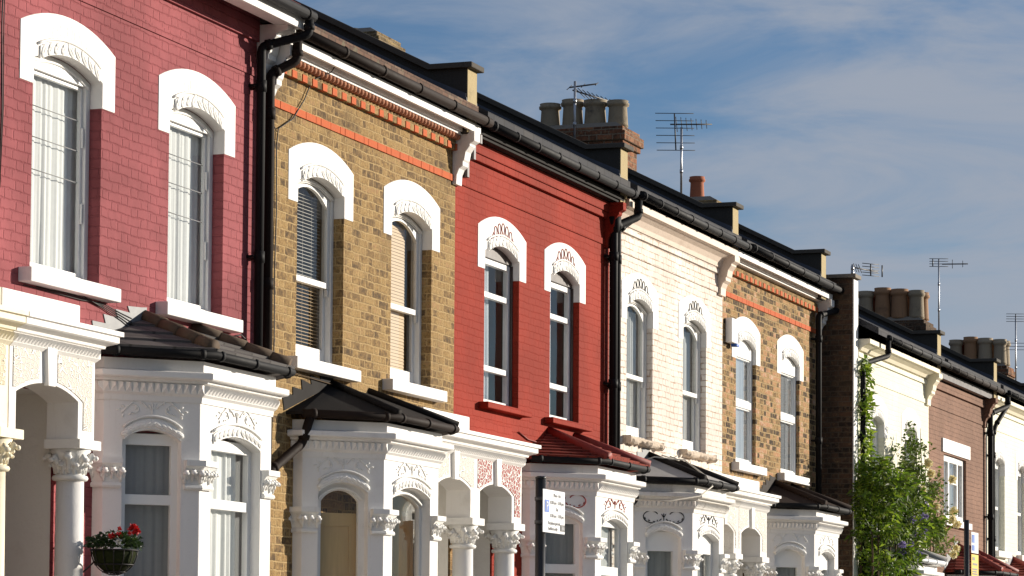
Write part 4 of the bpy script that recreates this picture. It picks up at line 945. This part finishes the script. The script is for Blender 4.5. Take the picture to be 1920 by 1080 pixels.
# ------------------------------------------------------------------ second brick house
h5 = terrace('mixed brown brick house with white plastic windows and an alarm box', 14.50, 19.70, 17, M['stock_mix'],
    wins=[WH(15.655, .50), WH(17.985, .52)], porchc=14.96, party=False)
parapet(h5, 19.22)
window(h5, 15.655, M['stock_mix'], 'upvc', y0=.052, hw=.50, curtain=('curtb', 0, 1.), sillw=.70)
window(h5, 17.985, M['stock_mix'], 'upvc', y0=.052, hw=.52, curtain=('curtb', 0, 1.), sillw=.70)
porch(h5, 14.96, .655, .79, dict(joinl=1, xmin=14.535), False, True)
bay(h5, 17.53, dict(roof=M['brownfelt'], hip=M['brownfelt'], hipr=.05, win='upvc', behind='curtd', scroll=2, flash='brownpipe'))
orange_band(h5, 14.51, 19.40); dentil_band(h5, 14.55, 19.45, False)
fascia(h5, 14.52, 19.62, M['white']); eaves_gutter(h5, 14.75, 20.05, 'black', y=-.32, z=7.21, r=.062, pitch=.8)
corbel(h5, 19.42, 19.62, M['white'], top=7.06)
pipe(h5, [(19.95, -.32, 7.15), (19.95, -.32, 6.98), (19.23, -.10, 6.80), (19.23, -.10, 3.7)], .045)
# chimneys of the near row
chimney(h3, 9.72, 10.44, 3.02, 3.95, 7.5, 9.36, M['stack_yellow'], 1, poth=.10, potr=.12)
chimney(h4, 14.42, 15.12, 1.40, 2.70, 7.5, 8.91, M['stack_brick'], 4, ('sootpot',), .40, .150)
chimney(h5, 19.10, 19.7, 1.45, 2.2, 7.5, 8.60, M['stack_yellow'], 1, ('terrapot',), .40, .12)
# ------------------------------------------------------------------ far row, set forward and a little lower
OFF = Vector((0, -.49, -.6))
h6 = terrace('cream painted house with a bare dark brick side wall and a climbing vine', 19.98, 24.95, 22.4, M['cream'], wins=[WH(21.30, .47), WH(23.62, .47)])
m_ = MB(); m_.plate([(-.005, 0), (8.2, 0), (8.2, 7.6), (4.1, 9.5), (.5, 8.0), (-.005, 8.0)], [], FX(19.71), .268); sw = m_.build('side_wall', h6, M['soot_brick'])
m_ = MB(); m_.box(19.712, 19.977, -.022, -.006, 0, 7.98); m_.build('painted_wall_end', sw, M['white'])
m_ = MB(); m_.box(19.66, 20.03, -.06, .55, 8.003, 8.06); m_.build('coping', sw, M['cement'], .006)
for c_ in (21.30, 23.62):
    window(h6, c_, M['cream'], 'plain', hw=.47, curtain=('curtg', 0, 1.), sillw=.6)
band(h6, 20.0, 24.9, 6.55, 6.62, .014, M['cream']); band(h6, 20.0, 24.9, 6.86, 6.93, .03, M['cream'])
m_ = MB(); m_.plate([(.01, 6.95), (-.05, 6.95), (-.08, 7.0), (-.17, 7.045), (-.2, 7.05), (-.2, 7.12), (.01, 7.12)], [], FX(20.0), 4.9); m_.build('cornice', h6, M['creamst'], .004)
eaves_gutter(h6, 20.7, 25.2, 'black', y=-.30, z=7.20, pitch=.7)
corbel(h6, 24.66, 24.92, M['creamst'], top=7.04)
pipe(h6, [(20.75, -.3, 7.16), (20.75, -.3, 6.93), (20.05, -.08, 6.75), (20.05, -.08, 6.0), (20.05, -.08, 1.)], .042)
bay(h6, 21.75, dict(roof=M['leadroof'], hip=M['leadroof'], win='upvc', behind='curtd', gut='signw', ztop=4.15))
h7 = terrace('brown painted brick house with a white lintel over a wide window', 24.95, 29.69, 27.3, M['brown'], wins=[(27.05, .92, 4.73, 5.82, .01)])
m_ = MB(); m_.box(25.95, 28.2, -.03, .05, 5.85, 6.08); m_.build('lintel', h7, M['white'], .005)
m_ = MB(); hs = [rect(26.22, 26.70, 4.83, 5.72), rect(26.80, 27.42, 5.45, 5.72), rect(26.80, 27.42, 4.83, 5.36), rect(27.52, 27.88, 4.83, 5.72)]
m_.plate(rect(26.11, 27.99, 4.735, 5.825), hs, FR(.05), .06); w7 = m_.build('window', h7, M['upvc'], .004)
m_ = MB(); [m_.sheet(q, FR(.08)) for q in hs]; m_.build('glass_pane', w7, M['glassb']); drape(w7, 26.15, 27.9, .2, 4.75, 5.8, M['curt'])
m_ = MB(); m_.box(26.0, 28.1, -.08, .08, 4.62, 4.73); m_.build('window_sill', w7, M['white'], .006)
band(h7, 24.97, 29.6, 6.55, 6.62, .014, M['brown']); band(h7, 24.97, 29.6, 6.86, 7.0, .045, M['brown'])
m_ = MB(); m_.box(25.0, 29.7, -.15, .01, 7.02, 7.14); m_.build('fascia', h7, M['darkframe'])
eaves_gutter(h7, 25.2, 29.95, 'brownpipe', y=-.27, z=7.19, pitch=.6)
corbel(h7, 29.4, 29.62, M['brown'], top=7.04)
pipe(h7, [(30.2, -.3, 7.12), (30.2, -.3, 6.95), (29.62, -.1, 6.78), (29.62, -.1, 1)], .05)
bay(h7, 27.6, dict(roof=M['redtile'], rows=8, hip=M['redhip'], win='upvc', behind='curtd', ztop=4.30))
h8 = terrace('pale cream painted house near the right edge beyond the brown one', 29.69, 34.5, 32.1, M['cream'], wins=[WH(30.95, .50), WH(33.2, .50)])
for c_ in (30.95, 33.2): window(h8, c_, M['cream'], 'plain', hw=.50, curtain=('curtg', 0, 1.), sillw=.6)
band(h8, 29.7, 34.4, 6.55, 6.62, .014, M['cream']); band(h8, 29.7, 34.4, 6.86, 6.93, .03, M['cream'])
m_ = MB(); m_.plate([(.01, 6.95), (-.05, 6.95), (-.08, 7.0), (-.17, 7.045), (-.2, 7.05), (-.2, 7.12), (.01, 7.12)], [], FX(29.8), 4.6); m_.build('cornice', h8, M['creamst'], .004)
eaves_gutter(h8, 30.2, 34.8, 'black', y=-.30, z=7.20, pitch=.7)
pipe(h8, [(30.3, -.3, 7.0), (30.0, -.12, 6.6), (29.85, -.1, 6.4), (29.85, -.1, 1)], .04)
bay(h8, 32.6, dict(roof=M['redtile'], rows=8, hip=M['redhip'], win='upvc', behind='curtd', ztop=4.25))
h9 = terrace('farthest house at the right edge, mostly hidden behind the pale cream one', 34.5, 39.3, 37, M['stock'], wins=[])
fascia(h9, 34.5, 39.3, M['white']); eaves_gutter(h9, 34.9, 39.5, 'black', y=-.3, z=7.2)
chimney(h7, 29.50, 30.25, 1.10, 2.35, 7.0, 8.52, M['soot_brick'], 4, ('sootpot', 'potbrown', 'potbrown', 'sootpot2', 'terrapot'), .56, .15, 2)
chimney(h9, 39.10, 39.85, 1.45, 2.7, 7.4, 8.62, M['stack_brick'], 4, ('sootpot2', 'sootpot2', 'potbrown', 'sootpot2', 'terrapot'), .58, .15, 2)
OFF = Vector((0, 0, 0))

# ------------------------------------------------------------------ aerials
def aerial(base, ztop, label, group, elements, r=.018):
    t = thing('tv_aerial', label, 'tv aerial', base, group); b = Vector(base)
    m = MB(); m.tube([b, Vector((b.x, b.y, ztop))], r, 8)
    for q in (.35, .7): zz = b.z + (ztop-b.z)*q; m.tube([(b.x, b.y, zz-.03), (b.x, b.y, zz+.03)], r*1.4, 8)
    m.build('mast', t, M['steel'])
    for (c, d, spec) in elements:          # boom from c along d, spec: list of (distance, half length, direction)
        e = MB(); c = Vector(c); d = Vector(d); e.tube([c, c+d], .011, 6)
        for (s_, hl, ax) in spec:
            p = c + d*s_; ax = Vector(ax).normalized(); e.tube([p-ax*hl, p+ax*hl], .006, 5)
        e.build('antenna', t, M['darkmetal'])
    return t
GA = 'television aerials on the roofs'
RX = (.35, -.94, 0)        # rods seen broadside from the street
aerial((14.30, 2.02, 8.6), 9.50, 'slim aerial on a silver mast before the four-pot chimney', GA,
    [((14.30, 2.05, 9.38), (.75, -.35, -.06), [(.15+.1*i, .11-.006*i, (-.25, .5, .5)) for i in range(9)]),
     ((14.30, 2.1, 9.42), (.12, -.35, .05), [(0, .16, (.9, .1, .35)), (.5, .13, (.9, .1, .35)), (1, .1, (.9, .1, .35))])])
aerial((19.42, 2.08, 8.72), 9.75, 'tall aerial with a ladder of horizontal rods beside the terracotta pot', GA,
    [((19.40, 2.16, 9.40), (-.02, .02, .56), [(i/5*1., .29, RX) for i in range(6)]),
     ((19.40, 2.25, 9.80), (.35, -.55, .03), [(.15+.12*i, .16-.012*i, (.5, .1, -.35)) for i in range(7)])])
aerial((29.62, .34, 7.6), 8.95, 'aerial with a small grid on a dark mast right of the cluster of eight pots', GA,
    [((29.62, .34, 8.86), (.0, 0, .14), [(i/3, .17, RX) for i in range(4)]), ((29.62, .45, 8.86), (0, 0, .14), []), ((29.62, .28, 8.9), (0.1, -.45, 0), [(.4, .08, (0,0,1)), (.8, .06, (0,0,1))])], .014)
aerial((20.0, -.42, 7.45), 7.64, 'low grid aerial fixed to the coping of the dark brick side wall', GA,
    [((20.0, -.42, 7.60), (1.1, -.12, .06), [(.1, .07, (0, .4, 1)), (.2, .07, (0, .4, 1)), (.3, .07, (0, .4, 1))]), ((20.75, -.52, 7.56), (0, 0, .18), [(i/4, .16, (.75, -.6, 0)) for i in range(5)]),
     ((20.95, -.65, 7.56), (0, 0, .18), [])])
aerial((39.4, .80, 7.4), 9.05, 'aerial mast at the right edge with two stacked grids', GA,
    [((39.4, .80, 8.95), (0, 0, .16), [(i/3, .2, RX) for i in range(4)]), ((39.4, .80, 8.35), (0, 0, .14), [(i/2, .34, RX) for i in range(3)])], .016)
# ------------------------------------------------------------------ alarm box
ab = thing('alarm_box', 'white burglar alarm box with a blue lens on the mixed brown brick house', 'alarm box', (14.78, -.004, 5.92))
m_ = MB(); m_.box(14.62, 14.92, -.10, -.004, 5.93, 6.26); m_.build('case', ab, M['upvc'], .012)
m_ = MB(); m_.box(14.80, 14.92, -.115, -.03, 5.89, 5.927); m_.build('lens', ab, M['signblue'], .004)
# ------------------------------------------------------------------ parking sign
def text(parent, s, x, z, size, mat, y, align='CENTER', name='lettering', sx=1.):
    cu = bpy.data.curves.new('lettering', 'FONT'); cu.body = s; cu.size = size; cu.align_x = align; cu.extrude = .001; cu.resolution_u = 3
    ob = bpy.data.objects.new('lettering', cu); C.objects.link(ob); dg = bpy.context.evaluated_depsgraph_get(); dg.update()
    me = bpy.data.meshes.new_from_object(ob.evaluated_get(dg)); bpy.data.objects.remove(ob); bpy.data.curves.remove(cu)
    me.transform(Matrix.Translation(Vector((x, y, z)) - parent_origin(parent)) @ Matrix.Rotation(R(90), 4, 'X') @ Matrix.Scale(sx, 4, (1,0,0)))
    me.materials.clear(); me.materials.append(mat)
    o = bpy.data.objects.new(name, me); C.objects.link(o); o.parent = parent; return o
ps = thing('parking_sign', 'white permit parking sign with a blue P on a black post', 'sign', (-.87, -2.93, 0), 'street signs')
m_ = MB(); m_.tube([(-.87, -2.93, 0), (-.87, -2.93, 3.135)], .042, 16); m_.lathe([(.044, 3.13), (.046, 3.14), (.03, 3.15)], (-.87, -2.93, 0), 16); m_.build('post', ps, M['post'])
m_ = MB(); m_.plate([(-1.0, 2.69), (-.465, 2.69), (-.465, 3.04), (-1.0, 3.04)], [], FR(-3.0), .008); pp = m_.build('sign_plate', ps, M['signw'], .003)
m_ = MB(); m_.plate(rect(-.965, -.865, 2.855, 2.955), [], FR(-3.004), .003); m_.build('blue_panel', pp, M['signblue'])
text(pp, 'P', -.915, 2.872, .10, M['signw'], -3.006)
for s_, z_ in (('Mon - Fri', 2.985), ('8.30 am - 5.30 pm', 2.925), ('Sat', 2.872), ('8.30 am - 1.30 pm', 2.818)): text(pp, s_, -.665, z_, .040, M['inkgrey'], -3.003, sx=1.12)
for s_, z_, x_ in (('Resident permit', 2.757, -.735), ('holders only', 2.712, -.765)): text(pp, s_, x_, z_, .040, M['inkgrey'], -3.003, sx=1.12)
m_ = MB(); m_.plate(rect(-.585, -.475, 2.712, 2.765), [], FR(-3.003), .002); m_.build('black_panel', pp, M['ink'])
text(pp, 'B1k', -.53, 2.722, .045, M['signw'], -3.006)
for z_ in (2.76, 2.95): m_ = MB(); m_.tube([(-.87, -2.93, z_), (-.87, -2.93, z_+.03)], .048, 14); m_.build('clip', ps, M['darkmetal'])
p2 = thing('parking_sign', 'dark post with a white and blue plate above a yellow one', 'sign', (13.6, -3.45, 0), 'street signs')
m_ = MB(); m_.tube([(13.6, -3.45, 0), (13.6, -3.45, 3.48)], .034, 14); m_.build('post', p2, M['post'])
m_ = MB(); m_.plate(rect(13.66, 14.10, 3.07, 3.335), [], FR(-3.5), .006); a_ = m_.build('sign_plate', p2, M['signw'], .003)
m_ = MB(); m_.plate(rect(13.69, 13.84, 3.20, 3.30), [], FR(-3.504), .003); m_.plate(rect(13.69, 13.84, 3.10, 3.17), [], FR(-3.504), .003); m_.build('blue_panel', a_, M['signblue'])
m_ = MB(); m_.plate(rect(13.66, 14.10, 2.60, 3.055), [], FR(-3.5), .006); a_ = m_.build('warning_plate', p2, M['signyel'], .003)
m_ = MB(); m_.plate(rect(13.72, 13.86, 2.98, 3.02), [], FR(-3.503), .002); m_.plate(rect(13.74, 14.02, 2.92, 2.945), [], FR(-3.503), .002)
[m_.plate(rect(13.72, 13.72+w_, z_, z_+.018), [], FR(-3.503), .002) for w_, z_ in ((.3, 2.86), (.26, 2.83), (.31, 2.80), (.2, 2.73))]; m_.build('print', a_, M['inkgrey'])
# ------------------------------------------------------------------ white cord over the grey bay roof
m_ = MB(); m_.tube([(11.0, -.06, 4.12), (11.08, -.14, 4.16), (11.2, -.3, 4.14), (11.4, -.42, 4.14), (11.42, -.70, 3.93), (11.2, -.84, 3.80), (10.8, -.80, 3.66), (10.4, -.55, 3.58), (10.0, -.25, 3.58)], .009, 6)
m_.tube([(11.5, -.10, 4.21), (11.9, -.2, 4.17), (12.2, -.12, 4.21), (12.5, -.05, 4.28)], .008, 6)
at_base(tag(m_.build('slack_cord', None, M['cord']), 'pale slack cord draped over the grey lead bay roof', 'cord'), (11.0, -.06, 4.1))
# ------------------------------------------------------------------ hanging basket
hb = thing('hanging_basket', 'black wire hanging basket of red flowers beside the rose red house bay', 'basket', (-3.66, -.52, 2.26))
bc = Vector((-3.66, -.52, 2.455)); rb = .178; m_ = MB()
for i in range(14):
    a_ = 2*math.pi*i/14; m_.tube([bc + Vector((math.cos(a_)*rb*math.sin(q), math.sin(a_)*rb*math.sin(q), -rb*1.05*math.cos(q))) for q in [k*math.pi/2/7 for k in range(8)]], .004, 5)
for q in (math.pi/2, .95, .5): m_.tube([bc + Vector((math.cos(k*.2618)*rb*math.sin(q), math.sin(k*.2618)*rb*math.sin(q), -rb*1.05*math.cos(q))) for k in range(24)], .006, 5, closed=True)
m_.build('wire_frame', hb, M['cable'])
m_ = MB(); m_.lathe([(.01, -rb*1.0), (rb*.5, -rb*.85), (rb*.8, -rb*.58), (rb*.95, -.02), (rb*.9, 0)], bc, 20); m_.build('liner', hb, M['moss'])
m_ = MB(); m_.tube([(-3.56, -.045, 2.50), (-3.60, -.30, 2.49), (-3.655, -.345, 2.46)], .008, 6); m_.tube([(-3.56, -.045, 2.2), (-3.575, -.12, 2.22), (-3.61, -.36, 2.40)], .007, 6); m_.box(-3.58, -3.54, -.05, -.002, 2.15, 2.55); m_.build('bracket', hb, M['cable'])
m_ = MB(); rr_ = random.Random(3)
for i in range(620):
    a_ = rr_.uniform(0, 6.283); q = rr_.random()**.5*.20; zz = max(-.03, (.15-q*.35)*rr_.uniform(.2, 1.1)); p = bc + Vector((q*math.cos(a_), q*math.sin(a_), zz))
    m_.leaf(p, (math.cos(a_)+rr_.uniform(-.6, .6), math.sin(a_)+rr_.uniform(-.6, .6), rr_.uniform(-.6, .8)), (rr_.uniform(-.6, .6), rr_.uniform(-1, .2), rr_.uniform(.2, 1)), rr_.uniform(.025, .05), rr_.uniform(.02, .04))
m_.build('foliage', hb, M['leafb'])
def flower(parent, c, r, mat, n=26, sd=0):
    m = MB(); q = random.Random(sd+11); c = Vector(c)
    for i in range(n):
        d = Vector((q.gauss(0,1), q.gauss(0,1), q.gauss(0,1)+.2)).normalized(); m.leaf(c + d*r*q.uniform(.0, .5), d + Vector((q.uniform(-.7,.7), q.uniform(-.7,.7), q.uniform(-.7,.7))), (q.uniform(-1,1), q.uniform(-1,1), q.uniform(-1,1)), r*.8, r*.7)
    return m.build('flower', parent, mat)
for i, (dx, dy, dz, r_, mm) in enumerate(((.155, -.08, .165, .045, 'petalr'), (.17, -.1, .15, .03, 'petalr'), (-.15, -.06, .10, .03, 'petalr'), (-.12, -.10, .115, .022, 'petalr'), (-.16, -.12, .06, .026, 'petalw'), (-.02, -.05, .16, .020, 'petalr'), (.05, -.1, .13, .016, 'petalr'), (-.06, -.08, .11, .016, 'petalr'), (.10, -.1, .09, .016, 'petalw'))):
    flower(hb, bc + Vector((dx, dy, dz)), r_, M[mm], 40, i)
# ------------------------------------------------------------------ planting by the far row
def plant(name, label, cat, base, clumps, leaf_l, leaf_w, mats, stems, seed, droop=0., aspect=1., group=None):
    t = thing(name, label, cat, base, group); q = random.Random(seed); b = Vector(base)
    sm = MB()
    for pts, r0, r1 in stems:
        k = len(pts); sm.tube(pts, [r0 + (r1-r0)*i/(k-1) for i in range(k)], 6)
    sm.build('stem', t, M['stem'])
    fo = MB()
    for (c, rad, n) in clumps:
        c = Vector(c)
        for i in range(n):
            d = Vector((q.gauss(0,1), q.gauss(0,1), q.gauss(0,1))).normalized(); s_ = q.random()**.45
            p = c + Vector((d.x*rad[0], d.y*rad[1], d.z*rad[2]))*s_
            fo.mat(M[mats[min(len(mats)-1, int(q.random()*len(mats)))]])
            dr = Vector((q.gauss(0,1), q.gauss(0,1)-.3, q.gauss(0,.7)-droop)); l = leaf_l*q.uniform(.6, 1.25)
            fo.leaf(p, dr, (q.gauss(0,.6), q.gauss(0,.6)-.4, q.uniform(.1, 1)), l, leaf_w*q.uniform(.6, 1.2))
    fo.build('foliage', t); return t
q_ = random.Random(5); cl = []
for i in range(84):
    if q_.random() < .72: x = 19.25 + q_.random()*1.7; top = 4.62 - abs(x-20.0)*.30; lo_ = 2.0
    else: x = 20.7 + q_.random()*2.0; top = 4.55 - (x-20.7)*.32; lo_ = 3.62
    z = lo_ + (top + q_.uniform(-.25, .2) - lo_)*q_.random()**.7; y = -.86 + q_.uniform(-.36, .22)
    cl.append(((x, y, z), (q_.uniform(.14,.30), q_.uniform(.12,.24), q_.uniform(.10,.22)), 72))
bush = plant('climbing_shrub', 'big bright green wisteria bush in front of the cream house', 'shrub', (19.9, -.8, 0), cl, .15, .045, ('leaf', 'leafl', 'leafd', 'leaf'), [([(19.9+.12*k, -.8, 0), (20+.2*k, -.85, 1.8), (20.2+.4*k, -.86, 3.6)], .04, .012) for k in (-2, -1, 0, 1, 2)], 8, .5)
for i in range(9): flower(bush, (19.5+q_.random()*2.2, -1.22+q_.uniform(-.05,.1), 3.0+q_.random()*1.2), .07, M['petalp'], 26, 60+i)
cl = []; iv = [(20.02, 6.1), (20.22, 6.0), (20.12, 5.7), (20.28, 5.6), (20.08, 5.35), (20.2, 5.1), (20.05, 4.95), (20.22, 4.8), (20.0, 5.5), (19.9, 4.6), (20.1, 4.45), (20.25, 4.3), (19.8, 4.25), (20.0, 4.1), (20.3, 4.05), (20.45, 4.3), (19.75, 4.0), (20.5, 3.9), (19.9, 3.8), (20.2, 3.6), (20.0, 3.3), (20.4, 3.4), (20.1, 3.0), (19.9, 2.8), (20.3, 2.7)]
for (x, z) in iv: cl.append(((x, -.60, z), (.16+.10*(z < 4.7), .08+.05*(z < 4.7), .19), 52 if z > 4.7 else 90))
plant('climbing_vine', 'thin climbing vine running up the white end of the side wall to the gutter', 'vine', (19.95, -.56, 0), cl, .13, .05, ('leafl', 'leaf', 'leafl'), [([(19.95, -.56, 0), (20.0, -.55, 2), (19.95, -.56, 4), (20.08, -.56, 5.2), (20.03, -.56, 6.15)], .03, .008), ([(19.95, -.56, 4.6), (19.7, -.62, 4.85), (19.3, -.7, 4.8)], .008, .004), ([(20.0, -.56, 5.4), (19.6, -.6, 5.5), (19.2, -.55, 5.3)], .006, .003)], 21, .35)
cl = []
for i in range(80):
    u = q_.random(); z = 3.35 + 1.85*u; wdt = 1.45*(1-u)**.8 + .10; x = 23.5 - 1.3*u + q_.uniform(-wdt, wdt); y = -.80 + q_.uniform(-.26, .2)*(1.1-u*.5)
    cl.append(((x, y, z), (q_.uniform(.12,.26), q_.uniform(.10,.20), q_.uniform(.10,.22)), 34))
for x, z in ((22.15, 5.25), (22.2, 5.4), (22.5, 5.0), (24.2, 4.75), (24.5, 4.55), (24.9, 4.1), (25.2, 3.6), (21.6, 4.7)): cl.append(((x, -.8, z), (.10, .08, .14), 22))
rb_ = plant('rose_bush', 'tall loose rose bush with pale yellow roses between the cream and brown houses', 'rose bush', (23.6, -.75, 0), cl, .075, .045, ('leafd', 'leaf', 'leafd'), [([(23.6+.05*k, -.75, 0), (23.5+.15*k, -.78, 2.8), (22.9+.33*k, -.8, 4.2+.3*(4-abs(k)))], .022, .005) for k in (-4, -3, -2, -1, 0, 1, 2, 3, 4)], 31, .1)
for i, (x, z) in enumerate(((22.3, 4.85), (22.5, 4.7), (23.2, 4.0), (23.4, 3.85), (22.9, 4.2), (22.3, 4.1), (24.2, 4.2), (24.45, 4.0), (24.1, 4.05), (24.2, 3.5), (24.1, 4.7), (21.9, 4.4), (24.4, 3.6))):
    flower(rb_, (x, -1.06, z-.05), .075, M['petaly'], 70, 90+i)
